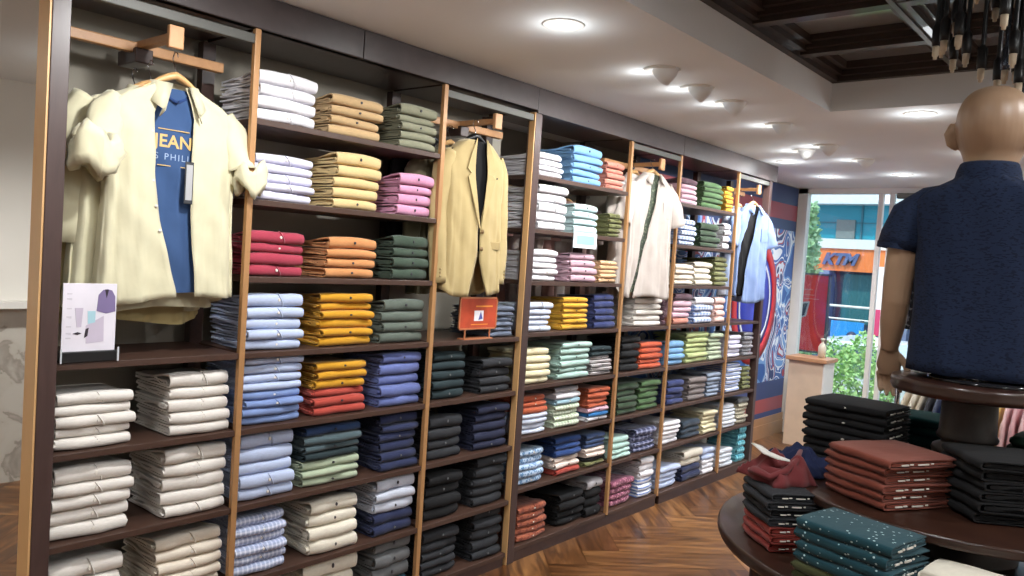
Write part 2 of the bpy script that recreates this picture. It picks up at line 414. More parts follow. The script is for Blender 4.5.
# window wall: white frame, glass panes, mullions, down to the floor
wf = MB()
wf.box(XW, XW + .09, YW - .02, YW + .08, 0, CZ).box(XW, 4.2, YW - .02, YW + .08, CZ - .05, CZ).box(XW, 4.2, YW, YW + .06, 0, .06)
wf.box(.33, .37, YW, YW + .06, 0, CZ).box(.43, .47, YW, YW + .06, 0, CZ).box(1.5, 1.55, YW, YW + .06, 0, CZ).box(2.7, 2.76, YW, YW + .06, 0, CZ).box(4.1, 4.2, YW, YW + .06, 0, CZ)
win = struct('window_1', wf, M['white'])
m = bpy.data.materials.new('window_glass'); m.use_nodes = True; t = m.node_tree; t.nodes.clear()
out = N(t, 'ShaderNodeOutputMaterial'); tr = N(t, 'ShaderNodeBsdfTransparent'); tr.inputs[0].default_value = (.9, .95, .95, 1); gl = N(t, 'ShaderNodeBsdfGlossy'); gl.inputs['Roughness'].default_value = .02
ms = N(t, 'ShaderNodeMixShader'); ms.inputs[0].default_value = .07
t.links.new(tr.outputs[0], ms.inputs[1]); t.links.new(gl.outputs[0], ms.inputs[2]); t.links.new(ms.outputs[0], out.inputs[0]); M['glass'] = m
for (a, c_) in ((XW + .09, .33), (.47, 1.5), (1.55, 2.7), (2.76, 4.1)):
    obj('pane', MB().box(a, c_, YW + .028, YW + .034, .06, CZ - .05), M['glass'], win)
dcl = MB().box(.5, .78, YW - .06, YW - .0, CZ - .1, CZ - .05, .008)
obj('door_closer', dcl, M['alu'], win)

# socket on the far left wall
so = obj('wall_socket', MB().box(-2.9, -2.885, 1.60, 1.80, 1.585, 1.70, .004), M['white']); tag(so, 'white electric socket plate on pale wall left of the shelves', 'socket')
obj('switch', MB().box(-2.886, -2.878, 1.63, 1.66, 1.61, 1.675, .002).box(-2.886, -2.878, 1.68, 1.71, 1.61, 1.675, .002), M['ceil'], so)
pg = obj('plug', MB().lathe([(.0, 0), (.02, 0), (.024, .02), (.016, .045), (0, .048)], (0, 0, 0), 12, Matrix.Translation((-2.885, 1.75, 1.64)) @ Matrix.Rotation(PI / 2, 4, 'Y')), M['white'], so)
cd = obj('charger_cable', MB().tube([(-2.86, 1.75, 1.63), (-2.87, 1.76, 1.55), (-2.88, 1.735, 1.4), (-2.88, 1.745, 1.25), (-2.87, 1.74, 1.13)], .0025, 6), M['white'])
tag(cd, 'thin white cable hanging from the socket plug', 'cable')
pp = MB()
pv = []
for i in range(9):
    for j in range(5): pv.append((-2.86 + j * .018, 1.58 + i * .02, 1.127 + .012 * math.sin(i * 1.3 + j) * math.sin(j * .9) + .012))
pf = [(i * 5 + j, i * 5 + j + 1, (i + 1) * 5 + j + 1, (i + 1) * 5 + j) for i in range(8) for j in range(4)]
pp.add(pv, pf, True); po = obj('crumpled_paper', pp, M['white']); solid(po, .002); tag(po, 'crumpled white paper lying on the marble dado ledge', 'paper')

# beige counter box by the window
cb = MB().box(-.19, .13, 7.35, 7.62, 0, .80, .004)
ct = obj('display_plinth', cb, plain('beige_laminate', (214, 190, 164), .5)); tag(ct, 'beige box plinth with wooden top standing by the window', 'plinth')
obj('side_panel', MB().box(.13, .142, 7.345, 7.62, 0, .80), M['white'], ct)
obj('top', MB().box(-.215, .165, 7.32, 7.64, .80, .835, .004), wood('plinth_top', (176, 128, 92), (196, 150, 112), .4), ct)
bb = MB().lathe([(0, 0), (.035, 0), (.035, .1), (.02, .13), (.012, .135), (.012, .16), (.02, .165), (.02, .18), (0, .18)], (.05, 7.52, .835), 16)
bo = obj('pump_bottle', bb, plain('cream_plastic', (214, 206, 186), .3)); tag(bo, 'small cream bottle standing on the beige plinth', 'bottle')
obj('nozzle', MB().box(.045, .055, 7.47, 7.52, 1.008, 1.018), M['white'], bo)
# ============================================================ SHELVES
ZB = [2.325, 2.021, 1.744, 1.473, 1.203, .925, .654, .383, .075]
ZA = [2.338, 2.028, 1.741, 1.462, 1.186, .907, .624, .339, .065]
DX = -.37   # shelf back
M['mirror'] = plain('mirror_silver', (236, 236, 234), .02, 1, 0)
def unit(label, y0, y1, Z, bays, darkposts, goldposts, cornice_splits, cheek=True):
    root = empty('shelving_unit', (0, y0, 0), label, 'shelving unit', 'wall shelving units')
    for (a, b_) in darkposts:      # dark front post with a gold laminate cheek
        obj('front_post', MB().box(-.05, .004, a, b_, 0, 2.33, .002), M['post'], root)
        if cheek: obj('gold_cheek', MB().box(-.085 if a < 1 else -.035, 0, a - .006, a, 0, 2.33), M['cheek'], root)
        if a < 1: obj('mirror_panel', MB().box(XW + .005, -.09, a - .004, a + .012, .0, CZ - .002), M['mirror'], root)
    for (a, b_) in goldposts:
        obj('gold_post', MB().box(-.018, .003, a, b_, Z[8] - .01, Z[0], .0015), M['gold'], root)
    for yb in [ (a + b_) / 2 for a, b_ in goldposts + darkposts]:
        if yb < 1: continue
        obj('rear_post', MB().box(DX, DX + .04, yb - .025, yb + .025, 0, 2.33), M['darkwood'], root)
    for (a, b_, hang) in bays:
        for k in range(1, 9):
            if hang and k < 4: continue
            th = .011
            obj('shelf', MB().box(DX, -.001, a, b_, Z[k] - .021, Z[k] + .001, .002), M['shelf'], root)
        if hang:
            ym = (a + b_) / 2
            obj('light_bar', MB().box(-.03, .0, a, b_, 2.285, 2.318, .003), M['alu'], root)
            obj('hanging_rail', MB().box(-.23, -.2, a, b_, 2.20, 2.235, .004), M['rail'], root)
            ar = obj('hanging_arm', MB().box(-.30, .02, ym - .016, ym + .016, 2.215, 2.24, .003), M['rail'], root)
            obj('arm_stop', MB().box(.02, .04, ym - .025, ym + .025, 2.19, 2.262, .004), M['rail'], ar)
            obj('arm_block', MB().box(-.32, -.18, ym - .03, ym + .03, 2.165, 2.215, .004), M['darkwood'], root)
        obj('top_board', MB().box(DX, .0, a, b_, 2.338, 2.355), M['darkwood'], root)
    for a, b_ in zip(cornice_splits[:-1], cornice_splits[1:]):
        obj('cornice', MB().box(-.03, .012, a + .001, b_ - .001, Z[0], CZ - .002, .003), M['cornice'], root)
    obj('plinth', MB().box(-.03, -.004, y0 + .02, y1 - .02, 0, Z[8] - .021), M['darkwood'], root)
    return root
unit('first wide dark wooden shelving unit, nearest, holding the pale yellow shirts and tan jacket', .878, 3.11, ZA,
     [(.929, 1.53, 1), (1.552, 2.468, 0), (2.491, 3.105, 1)], [(.878, .929)], [(1.53, 1.552), (2.468, 2.491)], [.862, 2.0, 3.12])
unit('second dark wooden shelving unit, middle, with the white hanging shirt', 3.12, 4.66, ZB,
     [(3.169, 4.039, 0), (4.061, 4.65, 1)], [(3.12, 3.169)], [(4.039, 4.061), (4.65, 4.671)], [3.12, 4.661])
unit('farthest dark wooden shelving unit, next to the blue mural', 4.672, 6.24, ZB,
     [(4.672, 5.55, 0), (5.572, 6.12, 1)], [(6.12, 6.17)], [(5.55, 5.572)], [4.661, 6.24], False)

# ---------------------------------------------------------- folded garments
def fold_mesh(seed, layers=3, depth=.27, puff=0.0, nose=.02, wedge=0.0):
    """one folded garment: x from -depth to 0 (front), y 0..1, z 0..1 (of a 4 cm garment)"""
    r = random.Random(seed); q = MB(); H = .04
    def strip(path, th, ya, yb, ny, wob):
        P = [Vector((x, z)) for x, z in path]; nn = []
        for i, p in enumerate(P):
            d = (P[min(i + 1, len(P) - 1)] - P[max(0, i - 1)]).normalized(); nn.append(Vector((-d.y, d.x)))
        loop = [p + n * th / 2 for p, n in zip(P, nn)] + [p - n * th / 2 for p, n in reversed(list(zip(P, nn)))]
        ph = [r.uniform(0, 6.28) for _ in range(4)]; rings = []
        for k in range(ny + 1):
            s = k / ny; y = ya + (yb - ya) * s; e = abs(2 * s - 1) ** 5
            zz = wob * (math.sin(5 * s + ph[0]) * .5 + math.sin(11 * s + ph[1]) * .3); xx = .0035 * math.sin(7 * s + ph[2]) + .002 * math.sin(15 * s + ph[3]) - .006 * e
            ring = []
            for p in loop:
                fr = max(0, (p.x + depth) / depth)
                ring.append(Vector((p.x + xx * fr, y + .012 * math.sin(p.x * 40 + ph[1]) * e, (p.y * (1 - .1 * e) + zz * (.3 + .7 * fr)) / H)))
            rings.append(ring)
        q.loft(rings); n = len(loop)
        for ring, rev in ((rings[0], 1), (rings[-1], 0)):
            # cap as quads between the two sides of the strip
            m_ = n // 2; fs = [(i, i + 1, n - 2 - i, n - 1 - i) for i in range(m_ - 1)]
            q.add(ring, [f[::-1] for f in fs] if rev else fs)
    h = H; t = .0055; zt = h - t / 2 - .001; zb = t / 2 + .001; cx = -nose; rz = (zt - zb) / 2; zc = (zt + zb) / 2
    path = [(-depth, zb + .002), (-depth * .6, zb), (cx - .03, zb), (cx, zb)]
    for i in range(1, 8):
        a = -PI / 2 + PI * i / 8; path.append((cx + (nose - t / 2) * math.cos(a) ** .8, zc + rz * math.sin(a)))
    path += [(cx, zt), (cx - .03, zt + .001 + puff * .004 - wedge * .004), (-depth * .5, zt - .001 + puff * .008 - wedge * .014), (-depth, zt - .003 - wedge * .018)]
    zt -= wedge * .012; zc = (zt + zb) / 2
    strip(path, t, 0.0 + r.uniform(-.01, .02), 1 + r.uniform(-.02, .0), 8, .0022)
    for k in range(layers):
        z = zb + (k + 1) * (zt - zb) / (layers + 1); w = r.uniform(.002, .0045); x1 = -nose * .5 - r.uniform(.0, .016); x0 = -depth + r.uniform(.005, .03)
        pts = []; ph = r.uniform(0, 6)
        for i in range(7):
            s = i / 6; pts.append((x1 + (x0 - x1) * s, z + w * math.sin(9 * s + ph) * min(1, s * 3)))
        if r.random() < .8:    # a little inward roll at the front
            dz = .0085 * (1 if z < zc else -1)
            pts = [(x1 - .04, z + dz * .7), (x1 - .024, z + dz), (x1 - .008, z + dz * 1.1), (x1 + .001, z + dz * .6)] + pts
        strip(pts, min(.0085, (zt - zb) / (layers + 1) * .8), r.uniform(-.03, .035), .985 + r.uniform(-.03, .01), 5, .0015)
    return q.mesh('fold_%d' % seed)
LAY = [fold_mesh(s, 2) for s in range(6)]
TOPW = [fold_mesh(60 + s, 2, wedge=1.0, nose=.022) for s in range(4)]
THK = [fold_mesh(20 + s, 3, puff=.4) for s in range(3)]
NEAT = [fold_mesh(40 + s, 2, nose=.016) for s in range(4)]
btn = MB().lathe([(0, 0), (.028, 0), (.034, .0015), (.03, .003), (0, .003)], (0, 0, 0), 10)
bmesh_ = btn.mesh('button')
def button_local(): # disc facing +x in garment local units (y 0..1, z 0..1)
    q = MB(); n = 10; a = []; b_ = []
    for i in range(n):
        t_ = 2 * PI * i / n; a.append((-.001, .52 + .022 * math.cos(t_), .52 + .13 * math.sin(t_))); b_.append((.0025, .52 + .019 * math.cos(t_), .52 + .11 * math.sin(t_)))
    q.loft([a, b_]); q.add(b_, [tuple(range(n))]); return q.mesh('button')
def placket_local():
    q = MB(); rings = []
    for i in range(7):
        a = -PI / 2 + PI * (i + .5) / 7; x = -.02 + .0225 * math.cos(a) ** .8; z = .5 + .52 * math.sin(a); y = .56 - .05 * math.sin(a)
        rings.append([Vector((x - .004, y - .012, z)), Vector((x, y - .012, z)), Vector((x, y + .012, z)), Vector((x - .004, y + .012, z))])
    q.loft(rings, caps=True); return q.mesh('placket')
BUT, PLK = button_local(), placket_local()
M['btn'] = plain('button_shell', (226, 220, 210), .3); M['tagdark'] = plain('dark_emblem', (48, 46, 52), .5)
# bay, row, y0, y1, height, colours top to bottom, kind
STACKS = [
 (1, 5, 0.933, 1.172, 0.178, 'ow*5', 's'),(1, 5, 1.305, 1.547, 0.218, 'ow*5', 's'),(1, 6, 0.938, 1.178, 0.23, 'ow*5', 's'),
 (1, 6, 1.295, 1.539, 0.242, 'ow*5', 's'),(1, 7, 0.937, 1.165, 0.212, 'ow*4', 's'),(1, 7, 1.281, 1.539, 0.216, 'cr*5', 's'),
 (2, 1, 1.567, 1.816, 0.186, 'wh*4', 's'),(2, 1, 1.891, 2.149, 0.162, 'kh*4', 't'),(2, 1, 2.254, 2.506, 0.192, 'og*5', 't'),
 (2, 2, 1.576, 1.826, 0.173, 'lv*5', 's'),(2, 2, 1.93, 2.155, 0.228, 'bt*5', 't'),(2, 2, 2.266, 2.499, 0.184, 'pk*4', 't'),
 (2, 3, 1.56, 1.803, 0.168, 'rs*4', 's'),(2, 3, 1.91, 2.154, 0.167, 'or*4', 't'),(2, 3, 2.254, 2.498, 0.192, 'dg*4', 't'),
 (2, 4, 1.571, 1.812, 0.214, 'lb*5', 's'),(2, 4, 1.895, 2.164, 0.216, 'mu*6', 't'),(2, 4, 2.219, 2.483, 0.191, 'gg*4', 't'),
 (2, 5, 1.571, 1.825, 0.26, 'lb*4,mb*4', 's'),(2, 5, 1.89, 2.142, 0.218, 'mu*3,rd*3', 't'),(2, 5, 2.229, 2.482, 0.237, 'pw*5', 't'),
 (2, 6, 1.575, 1.806, 0.252, 'lb*5', 's'),(2, 6, 1.852, 2.13, 0.242, 'dn*1,tg*2,dt*1,sg*3', 't'),(2, 6, 2.25, 2.493, 0.248, 'nv*6', 't'),
 (2, 7, 1.567, 1.788, 0.223, 'bc*6', 's'),(2, 7, 1.899, 2.135, 0.222, 'cw*4', 't'),(2, 7, 2.238, 2.51, 0.256, 'pl*3,nv*2', 't'),
 (2, 8, 1.883, 2.155, 0.251, 'cw*3', 't'),(2, 8, 2.253, 2.495, 0.26, 'gy*3,pt*1', 't'),(3, 5, 2.532, 2.751, 0.222, 'dt*5', 'p'),
 (3, 5, 2.872, 3.093, 0.174, 'ch*4', 'p'),(3, 6, 2.531, 2.756, 0.208, 'ch*4', 'p'),(3, 6, 2.848, 3.09, 0.227, 'ny*5', 'p'),
 (3, 7, 2.535, 2.768, 0.217, 'bk*4', 'p'),(3, 7, 2.875, 3.111, 0.246, 'ch*5', 'p'),(3, 8, 2.533, 2.772, 0.219, 'ch*5', 'p'),
 (3, 8, 2.886, 3.122, 0.263, 'ch*5', 'p'),(4, 1, 3.197, 3.406, 0.126, 'wh*4', 's'),(4, 1, 3.516, 3.792, 0.213, 'sk*5', 't'),
 (4, 1, 3.844, 4.096, 0.161, 'sa*5', 't'),(4, 2, 3.219, 3.474, 0.239, 'wh*5', 's'),(4, 2, 3.549, 3.785, 0.168, 'aq*4', 't'),
 (4, 2, 3.911, 4.122, 0.141, 'ol*5', 't'),(4, 3, 3.206, 3.423, 0.169, 'wh*5', 's'),(4, 3, 3.542, 3.798, 0.164, 'mv*4', 't'),
 (4, 3, 3.85, 4.101, 0.13, 'pe*5', 't'),(4, 4, 3.193, 3.399, 0.158, 'pb*5', 's'),(4, 4, 3.508, 3.75, 0.185, 'ye*6', 't'),
 (4, 4, 3.821, 4.08, 0.203, 'nb*5', 't'),(4, 5, 3.197, 3.412, 0.191, 'cy*5', 's'),(4, 5, 3.512, 3.794, 0.209, 'ag*6', 't'),
 (4, 5, 3.814, 4.083, 0.172, 'dt*2,sw*5', 't'),(4, 6, 3.2, 3.415, 0.205, 'oc*3,pb*4', 's'),(4, 6, 3.497, 3.736, 0.227, 'lg*1,wh*1,ab*1,cg*4', 's'),
 (4, 6, 3.817, 4.051, 0.199, 'oc*4,mv*1,cb*1,wh*1', 't'),(4, 7, 3.204, 3.418, 0.19, 'fb*5', 's'),(4, 7, 3.527, 3.768, 0.21, 'bl*3,cp*2,rd*1', 't'),
 (4, 7, 3.829, 4.075, 0.192, 'de*3,cp*2,bk*1,ol*1', 't'),(4, 8, 3.227, 3.479, 0.186, 'ru*5', 's'),(4, 8, 3.599, 3.846, 0.187, 'bk*4', 'p'),
 (4, 8, 3.866, 4.114, 0.222, 'lg*1,bk*3', 'p'),(5, 4, 4.265, 4.591, 0.225, 'ow*6', 's'),(5, 4, 4.617, 4.739, 0.167, 'mp*5', 's'),
 (5, 5, 4.139, 4.352, 0.221, 'bk*5', 'p'),(5, 5, 4.376, 4.699, 0.171, 'oe*5', 't'),(5, 6, 4.129, 4.365, 0.197, 'dk*5', 't'),
 (5, 6, 4.402, 4.698, 0.192, 'gr*5', 't'),(5, 7, 4.097, 4.317, 0.133, 'ag*4', 't'),(5, 7, 4.378, 4.698, 0.155, 'np*4', 's'),
 (5, 8, 4.125, 4.383, 0.169, 'pm*4', 's'),(5, 8, 4.469, 4.743, 0.263, 'wh*3,wb*3', 's'),(6, 1, 4.738, 4.968, 0.175, 'mp*1,mv*4', 's'),
 (6, 1, 5.058, 5.359, 0.188, 'gr*5', 't'),(6, 1, 5.426, 5.669, 0.189, 'ye*6', 't'),(6, 2, 4.767, 4.998, 0.178, 'bw*5', 's'),
 (6, 2, 5.073, 5.358, 0.175, 'dk*4', 't'),(6, 2, 5.441, 5.702, 0.194, 'wh*4', 't'),(6, 3, 4.739, 4.997, 0.142, 'cr*4', 's'),
 (6, 3, 5.026, 5.29, 0.166, 'cw*4', 't'),(6, 3, 5.339, 5.662, 0.215, 'ol*6', 't'),(6, 4, 4.766, 5.01, 0.215, 'mp*1,mv*3,sa*1', 's'),
 (6, 4, 5.055, 5.352, 0.188, 'wh*1,bw*3', 's'),(6, 4, 5.385, 5.657, 0.189, 'lp*4', 't'),(6, 5, 4.739, 4.951, 0.165, 'sk*4', 's'),
 (6, 5, 4.98, 5.302, 0.217, 'lm*6', 't'),(6, 5, 5.334, 5.636, 0.199, 'sg*6', 't'),(6, 6, 4.752, 4.964, 0.168, 'nb*4', 's'),
 (6, 6, 5.052, 5.315, 0.163, 'bg*4', 't'),(6, 6, 5.347, 5.649, 0.177, 'gb*6', 't'),(6, 7, 4.725, 4.962, 0.157, 'wh*5', 's'),
 (6, 7, 5.006, 5.28, 0.128, 'tn*3', 't'),(6, 7, 5.311, 5.644, 0.165, 'ky*5', 't'),(6, 8, 4.729, 4.995, 0.151, 'lb*4', 's'),
 (6, 8, 5.054, 5.33, 0.222, 'cw*2,nv*2', 't'),(6, 8, 5.362, 5.611, 0.193, 'lb*2,wh*3', 's'),(7, 5, 5.671, 5.888, 0.173, 'lv*5', 's'),
 (7, 5, 5.944, 6.197, 0.187, 'gs*6', 's'),(7, 6, 5.666, 5.919, 0.227, 'wb*7', 's'),(7, 6, 5.957, 6.209, 0.184, 'ol*5', 't'),
 (7, 7, 5.644, 5.876, 0.173, 'ws*6', 's'),(7, 7, 5.913, 6.221, 0.206, 'gy*1,ck*5', 's'),(7, 8, 5.645, 5.876, 0.137, 'ws*4', 's'),
 (7, 8, 5.969, 6.239, 0.294, 'tq*5', 't'),(3, 4, 2.897, 3.073, 0.156, 'dj*6', 'j'),
]
BAYN = {1: 'first', 2: 'second', 3: 'third', 4: 'fourth', 5: 'fifth', 6: 'sixth', 7: 'seventh'}
ORD = ['top', 'second', 'third', 'fourth', 'fifth', 'sixth', 'seventh', 'eighth', 'ninth', 'tenth']
KN = {'s': ('folded_shirt', 'folded shirt', 'shirt'), 't': ('folded_t_shirt', 'folded t-shirt', 't-shirt'), 'p': ('folded_trousers', 'folded trousers', 'trousers'), 'j': ('folded_jeans', 'folded jeans', 'jeans')}
BAYLIM = {1: (.935, 1.525), 2: (1.556, 2.463), 3: (2.496, 3.095), 4: (3.173, 4.034), 5: (4.066, 4.645), 6: (4.676, 5.545), 7: (5.577, 6.115)}
def place_fold(me, loc, w, h, rz, mat, kind, label, group, parts=None):
    nm, _, cat = KN[kind]
    o = bpy.data.objects.new(nm, me); COL.objects.link(o)
    if not me.materials: me.materials.append(mat)
    o.material_slots[0].link = 'OBJECT'; o.material_slots[0].material = mat
    o.location = loc; o.scale = (1, w, h / .04 * .04); o.rotation_euler = (0, 0, rz)
    tag(o, label, cat, group)
    for (pn, pm, pmat) in (parts or ()):
        c = bpy.data.objects.new(pn, pm); COL.objects.link(c)
        if not pm.materials: pm.materials.append(pmat)
        c.material_slots[0].link = 'OBJECT'; c.material_slots[0].material = pmat; c.parent = o
    return o
byrow = {}
for s in STACKS: byrow.setdefault((s[0], s[1]), []).append(s)
for (bay, row), L in byrow.items():
    L.sort(key=lambda s: s[2])
    names = {1: [''], 2: ['left', 'right'], 3: ['left', 'middle', 'right']}[len(L)]
    for s, side in zip(L, names):
        _, _, y0, y1, H, cs, kd = s
        lo, hi = BAYLIM[bay]; y0 = max(y0, lo); y1 = min(y1, hi)
        z = (ZA if bay <= 3 else ZB)[row] + .0025
        cols = [a for c in cs.split(',') for a in [c.split('*')[0]] * int(c.split('*')[1])]
        n = len(cols); hs = [R.uniform(.85, 1.12) for _ in cols]; hs[0] *= 1.18; tot = sum(hs); hs = [h * H / tot for h in hs]
        zz = z + H; w = y1 - y0
        for i, (c, h) in enumerate(zip(cols, hs)):
            zz -= h
            pool = {'s': NEAT + LAY[:2], 't': THK + LAY, 'p': LAY, 'j': THK}[kd]
            me = pool[R.randrange(len(pool))] if i else TOPW[R.randrange(4)]; wj = w * R.uniform(.965, 1.0)
            yj = min(max(y0 + (w - wj) * R.random(), lo + .008), hi - wj - .008)
            pos = 'top' if i == 0 else ('bottom' if i == n - 1 else ORD[i] + ' from top')
            rown = {1: 'top', 8: 'bottom'}.get(row, ORD[row - 1])
            lab = '%s %s, %s of %s stack, %s row, %s bay' % (CC[c][0], KN[kd][1], pos, side, rown, BAYN[bay])
            lab = lab.replace('of  stack', 'of its stack')
            parts = []
            if bay <= 4 and kd == 's': parts = [('button', BUT, M['btn']), ('placket', PLK, fmat(c))]
            elif bay <= 4 and kd in 'tp': parts = [('emblem', BUT, M['tagdark'] if c not in ('nv', 'bk', 'ch', 'ny', 'dt') else fmat('gy'))]
            if parts and kd != 's' and i % 2 and n > 4: parts = []
            place_fold(me, (-.022 + R.uniform(-.012, .006), yj, zz), wj, h, math.radians(R.uniform(-2.2, 2.2)), fmat(c), kd, lab, 'folded clothes on the wall shelves', parts)
# ============================================================ HANGING GARMENTS
def lerp_tab(tab, z):
    """tab: [(z, v)] descending z"""
    if z >= tab[0][0]: return tab[0][1]
    for (a, va), (b_, vb) in zip(tab, tab[1:]):
        if z >= b_:
            s = (a - z) / (a - b_); return va + (vb - va) * s
    return tab[-1][1]
def torso(q, W, L, gl=None, gr=None, dep=1.0, seed=1, fold=.006, n=96, top=0.0, collar_w=.07, waist=1.0, hemwave=.012, sink=0):
    """garment shell facing +X, width along Y, neck at z=0; gl/gr = y of the left / right opening edge at height z (None: closed)"""
    r = random.Random(seed); ph = [r.uniform(0, 6.28) for _ in range(6)]
    hw = [(0, collar_w), (-.015, collar_w + .025), (-.045, W * .74), (-.075, W * .92), (-.12, W), (-.22, W * .98), (-L * .55, W * .97 * waist), (-L, W * 1.04)]
    dp = [(0, .034), (-.03, .036), (-.08, .036), (-.2, .044), (-L, .055)]
    rings = []; zs = [0, -.015, -.03, -.045, -.06, -.075, -.1, -.13, -.17, -.22] + [-.22 - (L - .22) * k / 22 for k in range(1, 23)]
    for z in zs:
        w = lerp_tab(hw, z); d = lerp_tab(dp, z) * dep; s = min(1, max(0, (-z - .1) / (L * .5))); ring = []
        ya = gl(z) if gl else None; yb = gr(z) if gr else None
        for k in range(n + 1 if gl else n):
            if gl:
                ta = math.asin(max(-.95, min(.95, yb / w))); te = 2 * PI + math.asin(max(-.95, min(.95, ya / w)))
                th = ta + (te - ta) * k / n
            else: th = 2 * PI * k / n
            c_, s_ = math.cos(th), math.sin(th)
            f = fold * s * (math.sin(9 * th + ph[0] + z * 2.5) + .7 * math.sin(17 * th + ph[1] - z * 4) + .4 * math.sin(31 * th + ph[4] + z * 6)) + .0022 * math.sin(24 * z + ph[2] + 5 * th) + .0015 * math.sin(47 * z + ph[5] + 9 * th)
            x = d * (abs(c_) ** .42) * (1 if c_ > 0 else -1) + f * (1 if c_ > 0 else -1) - sink
            y = w * (abs(s_) ** .9) * (1 if s_ > 0 else -1)
            zz = z + (hemwave * math.sin(2 * th + ph[3]) - .03 * abs(s_) ** 6 * -1) * max(0, (-z - L * .8) / (L * .2))
            ring.append(Vector((x, y, zz)))
        rings.append(ring)
    q.loft(rings, closed=not gl); return q
def sleeve(q, pts, rad, flat=.7, n=16, seed=1, fold=.004):
    r = random.Random(seed); P = [Vector(p) for p in pts]; rings = []
    # resample
    Q = []; RR = []
    for i in range(len(P) - 1):
        for k in range(5):
            s = k / 5; Q.append(P[i].lerp(P[i + 1], s)); RR.append(rad[i] + (rad[i + 1] - rad[i]) * s)
    Q.append(P[-1]); RR.append(rad[-1]); ph = [r.uniform(0, 6) for _ in range(3)]
    for i, p in enumerate(Q):
        d = (Q[min(i + 1, len(Q) - 1)] - Q[max(0, i - 1)]).normalized()
        a = Vector((0, 1, 0)) - d * d.y
        if a.length < .2: a = Vector((0, 0, 1)) - d * d.z
        a.normalize(); b_ = d.cross(a); ring = []
        for k in range(n):
            t_ = 2 * PI * k / n; f = 1 + fold / RR[i] * (math.sin(3 * t_ + ph[0] + i * .5) + .7 * math.sin(5 * t_ - i * .8 + ph[1]))
            ring.append(p + a * math.cos(t_) * RR[i] * f + b_ * math.sin(t_) * RR[i] * flat * f)
        rings.append(ring)
    q.loft(rings); return q
def collar(q, w=.07, h=.045, spread=.055, gap=.03, stand=.02, xf=.045):
    """shirt collar with two points, facing +X"""
    for sgn in (1, -1):
        prof = []
        n = 8; top = []; bot = []
        for k in range(n + 1):
            th = PI - (PI - .35) * k / n; c_, s_ = math.cos(th), math.sin(th)
            y = sgn * w * s_; x = c_ * .038 if c_ < 0 else c_ * .045
            drop = h * (.75 + .5 * max(0, k / n - .55) * 2)
            top.append(Vector((x, y, stand - .018 * (k / n)))); bot.append(Vector((x * 1.25 + .01 * (k / n), sgn * (abs(y) + .02 + spread * .4 * max(0, k / n - .5)), stand - drop - .02 * (k / n) ** 2)))
        tip = Vector((xf + .01, sgn * (gap + spread * .45), stand - h * 1.75)); top.append(Vector((xf, sgn * gap * .8, stand - .045))); bot.append(tip)
        q.add(top + bot, [(i, i + 1, n + 3 + i, n + 2 + i) for i in range(n + 1)], True)
    return q
def hanger_parts(root, y=0, z=.0, w=.17, woodm=None):
    pts = [(0, y + u * .145, z + .026 - .085 * abs(u) ** 1.25) for u in [-1 + k / 6 for k in range(13)]]
    o = obj('hanger', MB().tube(pts, [.008] * 3 + [.010, .014, .018, .020, .018, .014, .010] + [.008] * 3, 10, flat=.7), woodm or M['hanger'], root, local=True)
    hk = [(0, y, z + .01), (0, y, z + .05), (-.012, y, z + .066), (-.022, y, z + .085), (-.01, y, z + .104), (.008, y, z + .1), (.014, y, z + .086)]
    return o, obj('hook', MB().tube(hk, .002, 6), M['chrome'], root, local=True)

